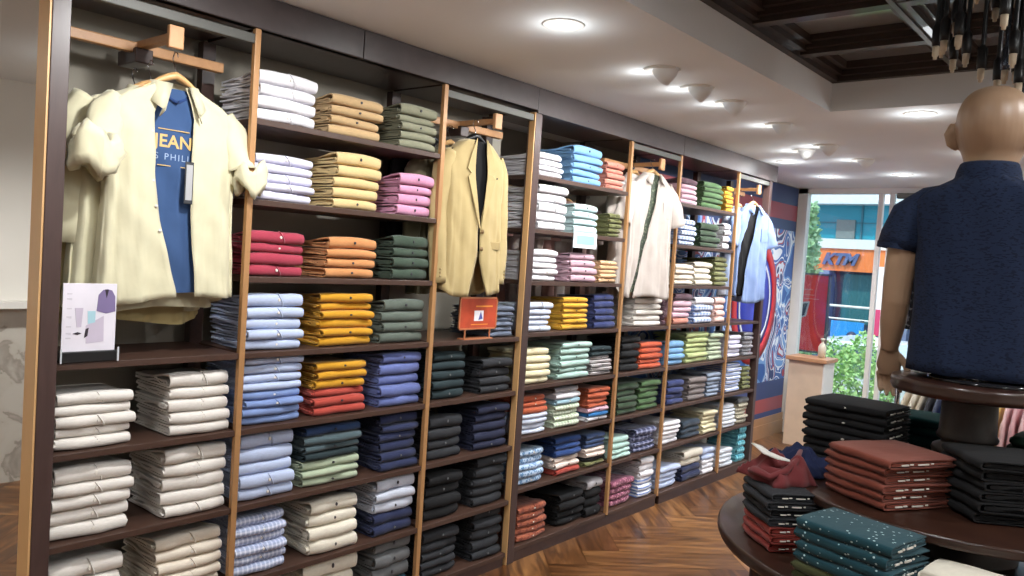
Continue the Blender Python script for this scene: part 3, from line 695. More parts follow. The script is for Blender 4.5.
# --- pale yellow open overshirt over a blue tee, first bay
yel = fabric('cloth_pale_yellow', (208, 202, 172)); blu = fabric('cloth_blue_tee', (56, 82, 124)); kha = fabric('cloth_khaki_shirt', (178, 160, 112))
gray = plain('grey_print', (150, 170, 200), .6); goldp = plain('gold_print', (206, 172, 110), .6)
def make_yellow(loc, W, L, rz, label):
    s = empty('hanging_shirt', loc, label, 'shirt', None, rz)
    gl = lambda z: lerp_tab([(0, -.03), (-.1, -.062), (-.3, -.055), (-.45, -.03), (-.7, .02)], z) - .01
    gr = lambda z: lerp_tab([(0, .03), (-.1, .055), (-.3, .05), (-.45, .055), (-.7, .075)], z) - .01
    b_ = obj('shirt_body', torso(MB(), W, L, gl, gr, seed=4, hemwave=.02, fold=.005), yel, s, True); solid(b_, .0025)
    c = obj('collar', collar(MB(), .078, .075, .06, .045), yel, s, True); solid(c, .004)
    for sg, sd in ((-1, 3), (1, 9)):
        KS = .92 if sg < 0 else .70
        q = sleeve(MB(), [(0, sg * W * .80, -.07), (.005, sg * W * .95, -.12), (.02, sg * (W * 1.04), -.19), (.045, sg * W * 1.08, -.25)], [.04, .05, .052, .048], .62, 18, sd, .004)
        o = obj('sleeve', q, yel, s, True); solid(o, .0025)
        # rolled up cuff: crumpled thick band
        r = random.Random(sd); rings = []; cx, cy, cz = .055, sg * W * (1.20 if sg < 0 else 1.17), (-.25 if sg < 0 else -.275)
        n = 26; prof = [(.045, .05), (.075, .062), (.092, .03), (.088, -.005), (.095, -.03), (.08, -.062), (.05, -.05), (.04, 0)]
        ph = [r.uniform(0, 6) for _ in range(4)]
        for i in range(n + 1):
            a = 2 * PI * i / n; ring = []
            for j, (rr, zz) in enumerate(prof):
                k = 1 + .09 * math.sin(3 * a + ph[0] + j * .6) + .06 * math.sin(6 * a + ph[1] - j)
                ring.append(Vector((cx + KS * rr * .75 * math.cos(a) * k, cy + KS * rr * .92 * math.sin(a) * k, cz + KS * zz * (1 + .2 * math.sin(2 * a + ph[2])) + .02 * math.sin(3 * a + ph[3]) + .008 * math.sin(7 * a + j))))
            rings.append(ring)
        q = MB(); q.loft(rings); obj('rolled_cuff', q, yel, o, True)
    for z in (-.16, -.24, -.32, -.40, -.48, -.56):
        y = gl(z) - .016; pk = MB().lathe([(0, 0), (.0055, 0), (.0055, .002), (0, .0025)], (0, 0, 0), 10, Matrix.Translation((lerp_tab([(0, .032), (-.2, .040), (-L, .052)], z), y, z)) @ Matrix.Rotation(PI / 2, 4, 'Y'))
        obj('button', pk, M['btn'], s, True)
    hanger_parts(s, z=.012)
    return s
ysh = make_yellow((-.058, 1.278, 2.085), .222, .715, .0, 'pale yellow open overshirt with rolled sleeves hanging in front of the blue tee')
tee = empty('hanging_t_shirt', (-.060, 1.275, 2.075), 'blue printed t-shirt hanging inside the open pale yellow overshirt', 't-shirt')
tb = obj('shirt_body', torso(MB(), .145, .67, seed=8, dep=.66, fold=.001, collar_w=.075, hemwave=.004), blu, tee, True)
obj('neckband', sleeve(MB(), [(-.02, -.06, .0), (.02, -.045, -.02), (.027, 0, -.045), (.02, .045, -.02), (-.02, .06, .0)], [.006] * 5, 1, 8, 2, 0), fabric('cloth_navy_band', (36, 62, 112)), tee, True)
def surftext(body, size, y, z, x, mat, par, sp=1.0, rz=PI / 2, nm='printed_lettering', bold=0):
    me = text_mesh(body, size, .0006, sp, bold)
    o = obj(nm, me, mat, par, True); o.rotation_euler = (PI / 2, 0, rz); o.location = (x, y, z); return o
surftext('JEAN', .058, -.006, -.176, .0298, goldp, tee, 1.02, bold=.0012)
surftext('S', .030, -.062, -.226, .0318, gray, tee, 1.3); surftext('PHILI', .030, .006, -.226, .0318, gray, tee, 1.3)
obj('printed_line', MB().box(.0270, .0290, -.058, .048, -.137, -.134), goldp, tee, True)
obj('printed_line', MB().box(.0312, .0324, -.058, .048, -.256, -.253), goldp, tee, True)
tg = obj('swing_tag', MB().box(.060, .063, .022, .052, -.375, -.235, .002), plain('tag_charcoal', (52, 54, 58), .5), tee, True)
obj('tag_label', MB().box(.063, .064, .026, .048, -.362, -.245), plain('tag_print', (168, 168, 170), .5), tg, True)
# two more shirts behind on the same arm
def simple_shirt(loc, W, L, rz, mat, label, seed, long=False, woodm=None, cat='shirt', name='hanging_shirt'):
    s = empty(name, loc, label, cat, None, rz)
    b_ = obj('shirt_body', torso(MB(), W, L, seed=seed, fold=.007, hemwave=.02), mat, s, True)
    obj('collar', collar(MB(), .07, .05, .05, .02), mat, s, True)
    for sg in (-1, 1):
        e = -.52 if long else -.27
        q = sleeve(MB(), [(0, sg * W * .82, -.06), (.0, sg * W * 1.0, -.14), (-.005, sg * W * 1.04, e)], [.05, .06, .045 if long else .06], .6, 16, seed + sg, .005)
        o = obj('sleeve', q, mat, s, True); solid(o, .0025)
    hanger_parts(s, woodm=woodm)
    return s
simple_shirt((-.14, 1.235, 2.07), .235, .74, 0, yel, 'pale yellow long shirt hanging directly behind the open overshirt', 15, True)
simple_shirt((-.225, 1.22, 2.05), .245, .755, 0, kha, 'khaki shirt hanging last behind the yellow shirts, hem showing below', 19, True)

# --- tan jacket, third bay
tan = fabric('cloth_tan', (178, 158, 112)); tan2 = fabric('cloth_tan_dark', (160, 140, 96)); blk = fabric('cloth_black', (26, 26, 28))
jk = empty('hanging_jacket', (-.02, 2.705, 2.12), 'tan two-button suit jacket hanging in third bay above the red sign', 'jacket', None, math.radians(-3))
JW, JL = .178, .72
gl = lambda z: lerp_tab([(0, -.04), (-.12, -.045), (-.40, -.004), (-.55, -.004), (-JL, -.05)], z)
gr = lambda z: lerp_tab([(0, .04), (-.12, .05), (-.40, .006), (-.55, .01), (-JL, .06)], z)
b_ = obj('jacket_body', torso(MB(), JW, JL, gl, gr, dep=1.3, seed=22, fold=.003, hemwave=.006), tan, jk, True); solid(b_, .004)
for sg in (-1, 1):
    q = sleeve(MB(), [(0, sg * JW * .78, -.07), (-.006, sg * (JW + .0), -.14), (-.01, sg * (JW + .018), -.32), (.005, sg * (JW + .015), -.50), (.015, sg * (JW + .01), -.665)], [.04, .05, .05, .045, .042], .8, 20, 5 + sg, .003)
    o = obj('sleeve', q, tan, jk, True); solid(o, .003)
    for k in range(3):
        cb_ = MB().lathe([(0, 0), (.006, 0), (.006, .002), (0, .003)], (0, 0, 0), 8, Matrix.Translation((.045, sg * (JW + .03), -.60 - .016 * k)) @ Matrix.Rotation(PI / 2, 4, 'Y'))
        obj('cuff_button', cb_, tan2, o, True)
    # notched lapel lying on the front
    lp = [(.052, .035, .006), (.056, .065, -.055), (.060, .092, -.135), (.062, .070, -.155), (.063, .088, -.175), (.070, .045, -.30), (.075, .008, -.405)]
    inn = [(.048, .03, .01), (.050, .035, -.06), (.055, .04, -.12), (.057, .04, -.15), (.059, .038, -.18), (.068, .02, -.30), (.074, .004, -.405)]
    q = MB(); V = [(x, sg * y, z) for x, y, z in lp] + [(x, sg * y, z) for x, y, z in inn]
    q.add(V, [(i, i + 1, 8 + i, 7 + i) for i in range(6)]); o = obj('lapel', q, tan, jk, True); solid(o, .004)
for z in (-.42, -.50):
    bt = MB().lathe([(0, 0), (.010, 0), (.010, .003), (0, .004)], (0, 0, 0), 14, Matrix.Translation((.074, .012, z)) @ Matrix.Rotation(PI / 2, 4, 'Y'))
    obj('button', bt, plain('tan_button', (128, 100, 60), .4), jk, True)
obj('pocket_flap', MB().box(.055, .064, .065, .145, -.50, -.462, .003), tan2, jk, True)
obj('lapel_pin', MB().box(.060, .064, .098, .103, -.168, -.160), M['tagdark'], jk, True)
b_ = obj('shirt_front', torso(MB(), .13, .50, seed=31, dep=.8, fold=.002), blk, jk, True)
hanger_parts(jk, woodm=M['black'])
jk2 = simple_shirt((-.14, 2.66, 2.09), .20, .70, 0, fabric('cloth_dark_olive', (96, 90, 70)), 'dark olive jacket hanging behind the tan jacket', 33, True, cat='jacket', name='hanging_jacket')
simple_shirt((-.24, 2.64, 2.11), .19, .68, 0, blk, 'black jacket hanging at the back behind the tan jacket', 35, True, M['black'], 'jacket', 'hanging_jacket')

# --- white half sleeve shirt, fifth bay, and light blue shirt, seventh bay
def open_shirt(loc, W, L, rz, mat, mat_in, label, label_in, gl, gr, long=False, seed=40):
    s = empty('hanging_shirt', loc, label, 'shirt', None, rz)
    b_ = obj('shirt_body', torso(MB(), W, L, gl, gr, seed=seed, fold=.005, hemwave=.02), mat, s, True); solid(b_, .0025)
    c = obj('collar', collar(MB(), .07, .055, .06, .035), mat, s, True); solid(c, .004)
    for sg in (-1, 1):
        q = sleeve(MB(), [(0, sg * W * .78, -.065), (.0, sg * (W + .0), -.13), (.008, sg * (W + .03), -.20), (.02, sg * (W + .062), -.31)], [.04, .055, .062, .068], .5, 18, seed + sg, .005)
        o = obj('sleeve', q, mat, s, True); solid(o, .0025)
    for z in (-.18, -.27, -.36, -.45, -.54):
        bt = MB().lathe([(0, 0), (.005, 0), (.005, .002), (0, .0025)], (0, 0, 0), 8, Matrix.Translation((.042, gr(z) + .014, z)) @ Matrix.Rotation(PI / 2, 4, 'Y'))
        obj('button', bt, M['btn'], s, True)
    obj('chest_pocket', MB().box(.040, .046, .075, .145, -.27, -.17, .001), mat, s, True)
    hanger_parts(s)
    t_ = empty('hanging_t_shirt', (loc[0] - .008, loc[1], loc[2]), label_in, 't-shirt', None, rz)
    obj('shirt_body', torso(MB(), W * .78, L * .96, seed=seed + 5, dep=.66, fold=.002), mat_in, t_, True)
    return s
wsh = fabric('cloth_white_pinkish', (192, 182, 175)); grnp = fabric('cloth_green_print', (84, 92, 80), 'melange', (120, 128, 108)); lbs = fabric('cloth_light_blue', (124, 146, 190))
open_shirt((-.02, 4.33, 2.16), .185, .78, math.radians(-14), wsh, grnp, 'off-white half sleeve shirt hanging open in the fifth bay', 'dark green printed t-shirt showing inside the off-white hanging shirt',
           lambda z: lerp_tab([(0, -.02), (-.2, -.045), (-.5, -.11), (-.76, -.155)], z), lambda z: lerp_tab([(0, .03), (-.2, .0), (-.5, -.075), (-.76, -.14)], z))
simple_shirt((-.12, 4.28, 2.15), .19, .74, 0, wsh, 'off-white shirt hanging behind the open shirt in the fifth bay', 55)
open_shirt((.0, 5.83, 2.10), .185, .73, math.radians(-14), lbs, blk, 'light blue half sleeve shirt hanging at the far end near the mural', 'black t-shirt showing inside the light blue hanging shirt',
           lambda z: lerp_tab([(0, -.03), (-.1, -.07), (-.3, -.15), (-.73, -.174)], z), lambda z: lerp_tab([(0, .03), (-.2, -.01), (-.5, -.085), (-.73, -.12)], z), seed=60)
simple_shirt((-.11, 5.82, 2.08), .19, .70, 0, fabric('cloth_blue_white', (160, 176, 206), 'stripe', (196, 202, 216), 30), 'pale striped shirt hanging behind the light blue shirt', 66)

# row of clothes hanging in the niche behind the fourth bay
rl = obj('clothes_rail', MB().tube([(-.72, 3.36, 2.05), (-.72, 4.66, 2.05)], .012, 8), M['chrome']); tag(rl, 'metal clothes rail in the niche behind the fourth bay', 'rail')
nc = [(214, 190, 182), (196, 150, 142), (226, 212, 206), (190, 168, 160), (222, 206, 196), (206, 160, 150), (232, 222, 216), (200, 182, 176), (214, 176, 166), (228, 216, 210)]
ncn = ['dusty beige', 'dull rose', 'pale cream', 'greyish beige', 'soft ivory', 'rose pink', 'near white', 'stone grey', 'salmon beige', 'milky white']
for i, (c, nm_) in enumerate(zip(nc, ncn)):
    m_ = fabric('cloth_niche_' + nm_.replace(' ', '_'), c)
    s = simple_shirt((-.72, 3.45 + i * .12, 1.98), .2, .72, PI / 2 * .9, m_, '%s shirt on the rail in the niche behind fourth bay' % nm_, 70 + i)
    s['group'] = 'shirts on the niche rail'

# ------------------------------------------------------------ small signs
ac = plain('clear_holder_edge', (200, 205, 210), .15)
card = empty('price_card_stand', (-.02, 1.015, 1.187), 'white card with pictured outfit on black stand below the yellow shirts', 'sign')
obj('card', MB().box(-.006, -.003, .940, 1.097, 1.205, 1.43, .001), plain('card_white', (226, 222, 232), .4), card)
obj('stand_base', MB().box(-.045, .004, .938, 1.106, 1.187, 1.222, .003), M['black'], card)
obj('acrylic_edge', MB().box(.002, .006, 1.102, 1.108, 1.187, 1.232, .001).box(.002, .006, .936, .941, 1.187, 1.232, .001), ac, card)
pur = plain('print_purple', (122, 108, 150), .5); lil = plain('print_lilac', (196, 186, 204), .5); prb = plain('print_pale_blue', (170, 208, 220), .5); prk = plain('print_dark', (44, 34, 46), .5); prl = plain('print_faint', (206, 202, 212), .5)
def flat(poly, x0, x1, mat, par, nm='printed_shape'): return obj(nm, MB().prism(poly, 0, x0, x1), mat, par)
flat([(1.038, 1.345), (1.042, 1.395), (1.055, 1.41), (1.068, 1.413), (1.082, 1.409), (1.092, 1.39), (1.094, 1.343), (1.066, 1.337)], -.0035, -.0020, pur, card)
flat([(1.060, 1.412), (1.066, 1.385), (1.072, 1.411)], -.0025, -.0015, prk, card)
flat([(.975, 1.355), (.999, 1.355), (.995, 1.296), (.982, 1.296)], -.0035, -.0022, lil, card)
flat([(1.012, 1.345), (1.035, 1.345), (1.035, 1.31), (1.014, 1.305)], -.0035, -.0022, prb, card)
flat([(1.008, 1.30), (1.06, 1.33), (1.062, 1.25), (1.01, 1.245)], -.0033, -.0023, lil, card)
flat([(.970, 1.276), (.985, 1.281), (.997, 1.277), (.985, 1.272)], -.0035, -.0022, prk, card)
flat([(1.004, 1.262), (1.014, 1.268), (1.017, 1.294), (1.008, 1.29)], -.0035, -.0022, prk, card)
for k, z in enumerate((1.40, 1.385, 1.355, 1.33, 1.30, 1.28, 1.265)):
    flat([(.952, z), (.966, z), (.966, z - .004 - .003 * (k % 2)), (.952, z - .004)], -.0035, -.0024, prl, card)
rs_ = empty('offer_sign', (-.02, 2.80, 1.187), 'small red and orange framed sign standing beneath the tan jacket', 'sign')
cop = plain('copper_frame', (206, 132, 92), .35, .4)
obj('frame', MB().box(-.022, -.014, 2.668, 2.935, 1.234, 1.242).box(-.022, -.014, 2.668, 2.935, 1.382, 1.390).box(-.022, -.014, 2.668, 2.676, 1.234, 1.39).box(-.022, -.014, 2.927, 2.935, 1.234, 1.39), cop, rs_)
obj('board', MB().box(-.021, -.016, 2.672, 2.931, 1.238, 1.386), plain('sign_red', (188, 72, 42), .45, noise=.15, scale=18), rs_)
obj('stand_leg', MB().box(-.02, -.014, 2.71, 2.716, 1.19, 1.236), cop, rs_); obj('stand_leg', MB().box(-.02, -.014, 2.885, 2.891, 1.19, 1.236), cop, rs_)
obj('stand_foot', MB().box(-.05, -.004, 2.70, 2.90, 1.187, 1.193), cop, rs_)
obj('label_patch', MB().box(-.0155, -.0145, 2.77, 2.835, 1.275, 1.325), plain('print_white', (232, 228, 232), .5), rs_)
pro = plain('print_orange', (232, 150, 60), .5)
obj('orange_line', MB().box(-.0155, -.0147, 2.78, 2.90, 1.342, 1.349), pro, rs_); obj('orange_line', MB().box(-.0155, -.0147, 2.75, 2.87, 1.256, 1.26), pro, rs_)
flat([(2.80, 1.28), (2.83, 1.285), (2.815, 1.32)], -.0148, -.0138, plain('print_blue', (84, 90, 160), .5), rs_)
bc = obj('shelf_card', MB().box(-.004, .000, 3.51, 3.735, 1.665, 1.752, .001), plain('print_card', (224, 236, 244), .4)); bc.location.x = .004
tag(bc, 'small pale blue card hanging under the pale aqua stack', 'card')
obj('card_print', MB().box(.0, .001, 3.54, 3.71, 1.685, 1.735), plain('print_sky', (150, 200, 232), .4), bc, True)
# ============================================================ ROUND TIERED TABLE
TX, TY = 2.142, 2.386
tb_ = empty('tiered_display_table', (TX, TY, 0), 'round dark wooden tiered table carrying the mannequin and folded polo shirts', 'table')
def disc(r, z, th): return [(0, z - th), (r - .02, z - th), (r - .004, z - th + .004), (r, z - th * .6), (r - .003, z - th * .45), (r, z - th * .3), (r - .003, z - .002), (r - .008, z), (0, z)]
obj('lower_tier', MB().lathe(disc(.62, .894, .034), (TX, TY, 0), 72, cap=False), M['tablewood'], tb_)
obj('middle_tier', MB().lathe(disc(.45, 1.046, .028), (TX, TY, 0), 64, cap=False), M['tablewood'], tb_)
obj('top_plate', MB().lathe(disc(.195, 1.348, .04), (TX, TY, 0), 48, cap=False), M['tablewood'], tb_)
obj('bottom_tier', MB().lathe(disc(.60, .60, .03), (TX, TY, 0), 64, cap=False), M['tablewood'], tb_)
obj('turned_column', MB().lathe([(0, 1.046), (.105, 1.046), (.105, 1.062), (.085, 1.075), (.06, 1.09), (.052, 1.12), (.058, 1.14), (.08, 1.15), (.084, 1.16), (.08, 1.17), (.062, 1.178), (.06, 1.186), (.072, 1.192), (.074, 1.2), (.068, 1.21), (.066, 1.29), (.074, 1.308), (0, 1.308)], (TX, TY, 0), 40, cap=False), M['mattedark'], tb_)
obj('core_column', MB().lathe([(.17, .08), (.17, .57), (.14, .62), (.14, 1.018)], (TX, TY, 0), 32), M['mattedark'], tb_)
obj('base', MB().lathe([(0, 0), (.5, 0), (.5, .05), (.46, .08), (0, .08)], (TX, TY, 0), 48, cap=False), M['darkwood'], tb_)
for k in range(6):
    a = k * PI / 3 + .75; x, y = TX + .54 * math.cos(a), TY + .54 * math.sin(a)
    obj('support_post', MB().lathe([(.018, .03 if 0 else .0), (.022, .05), (.018, .1), (.018, .57)], (x, y, 0), 12), M['darkwood'], tb_)
    obj('support_post', MB().lathe([(.018, .60), (.018, .86)], (x, y, 0), 12), M['darkwood'], tb_)
def tstack(fx, fy, z, adeg, w, l, H, cs, where, lab2='polo shirt', nm='folded_polo_shirt', jit=.006, logo=True):
    a = math.radians(adeg); ux = Vector((math.cos(a), math.sin(a))); rz = a - PI / 2
    cols = [c for q in cs.split(',') for c in [q.split('*')[0]] * int(q.split('*')[1])]; n = len(cols)
    hs = [R.uniform(.9, 1.1) for _ in cols]; tot = sum(hs); zz = z + H; org = Vector((fx, fy)) - ux * w
    for i, c in enumerate(cols):
        h = hs[i] / tot * H; zz -= h
        me = TEE[R.randrange(len(TEE))]
        o = bpy.data.objects.new(nm, me); COL.objects.link(o)
        if not me.materials: me.materials.append(fmat(c))
        o.material_slots[0].link = 'OBJECT'; o.material_slots[0].material = fmat(c)
        o.location = (org.x + R.uniform(-jit, jit), org.y + R.uniform(-jit, jit), zz + .0003); o.rotation_euler = (0, 0, rz + math.radians(R.uniform(-2, 2))); o.scale = (l / .27, w, h)
        pos = 'top' if i == 0 else ('bottom' if i == n - 1 else ORD[i] + ' from top')
        tag(o, '%s folded polo, %s of the %s' % (CC[c][0], pos, where), lab2.split()[-1] if lab2 != 't-shirt' else 't-shirt', 'folded clothes on the tiered table')
        if logo:
            e = bpy.data.objects.new('printed_label', LBL); COL.objects.link(e); e.parent = o
            if not LBL.materials: LBL.materials.append(M['btn'])
        if c == 'bk' and logo and i % 2 == 0:
            e = bpy.data.objects.new('emblem', BUT); COL.objects.link(e); e.parent = o; e.material_slots[0].link = 'OBJECT'; e.material_slots[0].material = M['btn']
TEE = [fold_mesh(80 + s, 2, puff=.3, nose=.014) for s in range(4)]
q = MB()   # small ragged white size print along the right-hand end of a folded polo
for k, (x0, x1) in enumerate(((-.05, -.075), (-.08, -.092), (-.11, -.15), (-.16, -.168))): q.box(x1, x0, 1.0, 1.012, .35 + .06 * (k % 2), .5 + .05 * (k % 2))
LBL = q.mesh('printed_label'); M['btn']
tstack(2.041, 2.007, 1.048, -30, .20, .23, .125, 'br*6', 'brick brown stack, middle tier')
tstack(1.80, 1.935, .896, -44, .17, .165, .150, 'ch*4,rr*3', 'left pile, lower table tier')
tstack(2.125, 1.765, .896, -14, .225, .17, .147, 'td*4,bo*2', 'front teal dotted pile, lower tier')
tstack(1.945, 2.36, 1.048, -8, .24, .20, .185, 'bk*8', 'tall stack behind the brown one')
tstack(2.215, 2.10, 1.048, -55, .20, .26, .15, 'bk*6', 'stack right of the brown one', logo=False)
tstack(2.455, 2.37, 1.048, -4, .22, .16, .175, 'gk*2,bk*4', 'green topped pile beside the column', logo=False)
tstack(2.06, 2.58, 1.048, -2, .15, .17, .15, 'tt*5', 'pile behind the table column', logo=False)
tstack(2.40, 1.80, .896, -8, .23, .13, .1, 'cw*3', 'right pile, lower tier', logo=False)
tstack(1.86, 2.08, .602, -35, .2, .2, .06, 'cw*1,nv*2', 'small pile, bottom tier', logo=False)
# crumpled maroon shirt with a white neck tape, thrown over the charcoal pile
mar = fabric('cloth_maroon', (112, 48, 50)); nvy = fabric('cloth_navy_crumple', (30, 38, 70))
def crumple(name, cx, cy, cz, sx, sy, sz, rz, mat, seed, n=26, par=None):
    r = random.Random(seed); ph = [r.uniform(0, 6) for _ in range(8)]; V = []; 
    for i in range(n):
        for j in range(n):
            u, v = i / (n - 1) * 2 - 1, j / (n - 1) * 2 - 1; d = max(abs(u), abs(v)); e = max(0, 1 - d ** 3)
            w = math.sin(5 * u + 3 * v + ph[0]) * .4 + math.sin(9 * v - 4 * u + ph[1]) * .3 + math.sin(13 * u + ph[2] + 5 * math.sin(4 * v)) * .22
            z = sz * (e * (.75 + .35 * w) + .02); x = sx * (u + .06 * math.sin(7 * v + ph[3])); y = sy * (v + .07 * math.sin(6 * u + ph[4]))
            V.append(Vector((x * math.cos(rz) - y * math.sin(rz) + cx, x * math.sin(rz) + y * math.cos(rz) + cy, z + cz)))
    q = MB().add(V, [(i * n + j, i * n + j + 1, (i + 1) * n + j + 1, (i + 1) * n + j) for i in range(n - 1) for j in range(n - 1)], True)
    o = obj(name, q, mat, par); solid(o, .004, -1); return o
ms_ = crumple('crumpled_shirt', 1.755, 2.09, 1.046, .08, .07, .08, -.5, mar, 5)
tag(ms_, 'crumpled maroon shirt thrown on top of the charcoal pile', 'shirt')
tape = [(1.68, 2.09, 1.128), (1.71, 2.065, 1.128), (1.74, 2.04, 1.122), (1.775, 2.035, 1.117), (1.80, 2.05, 1.112)]
obj('neck_tape', MB().tube(tape, [.005, .012, .014, .012, .006], 8, flat=.3), M['white'], ms_)
obj('sleeve', MB().tube([(1.69, 2.07, 1.06), (1.72, 2.02, 1.075), (1.77, 2.00, 1.07), (1.79, 2.04, 1.08), (1.80, 2.09, 1.10), (1.79, 2.15, 1.12)], [.010, .016, .013, .014, .012, .008], 10, flat=.7), mar, ms_)
ns = crumple('crumpled_shirt', 1.76, 2.235, 1.05, .09, .06, .07, -.3, nvy, 8); tag(ns, 'crumpled navy shirt lying behind the maroon one on the table', 'shirt')

# ============================================================ MANNEQUIN
def smooth(T, n=4):
    o = []
    for i in range(len(T) - 1):
        p0, p1, p2, p3 = T[max(0, i - 1)], T[i], T[i + 1], T[min(len(T) - 1, i + 2)]
        for k in range(n):
            u = k / n
            o.append(tuple(.5 * (2 * b + (c - a) * u + (2 * a - 5 * b + 4 * c - d) * u * u + (3 * b - a - 3 * c + d) * u ** 3) for a, b, c, d in zip(p0, p1, p2, p3)))
    return o + [T[-1]]
skin = plain('mannequin_beige', (168, 138, 112), .38, 0, .02)
MX, MY = 2.138, 2.386
mq = empty('mannequin', (MX, MY, 1.349), 'bald beige half mannequin seen from behind wearing a navy polo', 'mannequin')
q = MB(); rings = []
for z, a, b_, dy in smooth([(2.1225, .004, .005, .01), (2.119, .030, .036, .008), (2.106, .056, .068, .005), (2.085, .073, .09, .003), (2.055, .083, .101, 0), (2.02, .086, .104, 0), (1.99, .083, .1, .004), (1.965, .077, .092, .012), (1.94, .068, .08, .018), (1.915, .060, .066, .008), (1.89, .057, .06, -.005), (1.872, .06, .062, -.01), (1.855, .072, .066, -.01), (1.835, .10, .072, -.01), (1.80, .135, .085, 0), (1.70, .142, .095, .01), (1.55, .128, .09, .005), (1.40, .128, .088, 0)]):
    ring = []
    for k in range(36):
        t_ = 2 * PI * k / 36; x, y = a * math.cos(t_), b_ * math.sin(t_) + dy
        if math.sin(t_) > .8 and 1.93 < z < 2.05:   # nose, brow and chin on the far side
            y += (.018 if abs(z - 1.99) < .02 else .006) * (math.sin(t_) - .8) / .2
        ring.append(Vector((MX + x, MY + y, z)))
    rings.append(ring)
q.loft(rings, caps=True)
def arm(q, s):
    P = [(MX + s * .12, MY, 1.79), (MX + s * .165, MY, 1.765), (MX + s * .188, MY - .005, 1.70), (MX + s * .196, MY - .008, 1.60), (MX + s * .198, MY - .006, 1.545), (MX + s * .205, MY + .012, 1.485), (MX + s * .212, MY + .03, 1.43), (MX + s * .215, MY + .038, 1.405)]
    q.tube(P, [.034, .042, .043, .038, .036, .034, .027, .023], 18, flat=1.0)
    w = Vector(P[-1])
    # palm
    q.tube([w + Vector((0, -.006, .012)), w + Vector((-s * -.0, .008, -.02)), w + Vector((s * .004, .022, -.05)), w + Vector((s * .002, .03, -.075))], [.023, .029, .034, .029], 14, flat=.55)
    for k, (dx, L, cu) in enumerate(((.030, .056, .2), (.011, .068, .0), (-.008, .066, .1), (-.027, .052, .3))):
        b0 = w + Vector((s * dx, .028, -.072)); c1 = b0 + Vector((s * .001 * (k - 1.5), .010, -L * .45)); c2 = c1 + Vector((-s * .003, -.004 - .01 * cu, -L * .33)); c3 = c2 + Vector((-s * .006, -.012, -L * .2))
        q.tube([b0, c1, c2, c3], [.0088, .0080, .0070, .005], 10)
    t0 = w + Vector((-s * .018, .012, -.018)); q.tube([t0, t0 + Vector((-s * .024, .004, -.022)), t0 + Vector((-s * .034, .0, -.048)), t0 + Vector((-s * .028, .0, -.072))], [.013, .011, .009, .006], 10)
arm(q, -1); arm(q, 1)
for s in (-1, 1):   # ears
    e = []
    for k in range(12):
        t_ = 2 * PI * k / 12; e.append((.5 + .5 * math.cos(t_)))
    q.tube([(MX + s * .078, MY - .0, 2.012), (MX + s * .094, MY - .014, 2.02), (MX + s * .099, MY - .02, 2.0), (MX + s * .094, MY - .012, 1.975), (MX + s * .08, MY + .002, 1.962)], [.008, .011, .012, .011, .007], 10)
    Me = Matrix.Translation((MX + s * .088, MY - .008, 1.992)) @ Matrix.Rotation(s * .45, 4, 'Z') @ Matrix.Diagonal((.010, .021, .033, 1))
    q.lathe([(math.sin(PI * k / 10), -math.cos(PI * k / 10)) for k in range(11)], (0, 0, 0), 18, Me, cap=False)
bd = obj('body', q, skin, mq)
rm = bd.modifiers.new('one_surface', 'REMESH'); rm.mode = 'VOXEL'; rm.voxel_size = .0032; rm.use_smooth_shade = True
sm = bd.modifiers.new('soft', 'SMOOTH'); sm.iterations = 3; sm.factor = .5
polo = fabric('cloth_navy_polo', (30, 42, 68), 'dash', (20, 28, 48))
q = MB(); rings = []
for i, (z, a, b_, dy) in enumerate([(1.893, .062, .066, -.006), (1.875, .078, .074, -.01), (1.862, .105, .08, -.01), (1.845, .14, .088, -.008), (1.82, .168, .096, 0), (1.78, .172, .104, .004), (1.73, .165, .110, .01), (1.68, .158, .112, .01), (1.62, .154, .110, .008), (1.56, .152, .108, .006), (1.50, .149, .108, .004), (1.44, .150, .110, .002), (1.39, .150, .112, 0), (1.364, .151, .113, 0)]):
    ring = []
    for k in range(56):
        t_ = 2 * PI * k / 56; f = .003 * i / 13 * math.sin(6 * t_ + z * 9) + .002 * math.sin(11 * t_ + z * 20)
        c_, s_ = math.cos(t_), math.sin(t_)
        ring.append(Vector((MX + (a + f) * abs(c_) ** .85 * (1 if c_ > 0 else -1), MY + dy + (b_ + f) * abs(s_) ** .9 * (1 if s_ > 0 else -1), z)))
    rings.append(ring)
q.loft(rings); o = obj('polo_shirt', q, polo, mq); solid(o, .003)
for s in (-1, 1):
    P = [(MX + s * .06, MY - .006, 1.838), (MX + s * .125, MY - .002, 1.812), (MX + s * .174, MY, 1.774), (MX + s * .194, MY - .004, 1.72), (MX + s * .202, MY - .006, 1.69)]
    sv = obj('sleeve', MB().tube(P, [.036, .052, .060, .058, .055], 24, cap=False), polo, o); solid(sv, .003)
    obj('sleeve_hem', MB().tube([(MX + s * .2005, MY - .0055, 1.702), (MX + s * .2025, MY - .006, 1.686)], [.0575, .0565], 24, cap=False), polo, sv)
cl = []
for z, a, b_, dy in [(1.878, .078, .078, -.008), (1.90, .074, .074, -.006), (1.918, .068, .071, -.002), (1.922, .064, .066, -.001), (1.905, .066, .068, -.002)]:
    cl.append([Vector((MX + a * math.cos(2 * PI * k / 40), MY + dy + b_ * math.sin(2 * PI * k / 40), z)) for k in range(40)])
obj('collar', MB().loft(cl), polo, o)
obj('stand_rod', MB().lathe([(.012, 1.352), (.012, 1.42)], (MX + .02, MY - .05, 0), 12).lathe([(.02, 1.36), (.024, 1.365), (.024, 1.38), (.016, 1.385)], (MX + .02, MY - .05, 0), 14), M['chrome'], mq)
obj('stand_base', MB().lathe([(0, 1.349), (.13, 1.349), (.13, 1.354), (.12, 1.358), (0, 1.358)], (MX + .03, MY, 0), 40, cap=False), plain('glossy_black_base', (30, 30, 34), .08), mq)

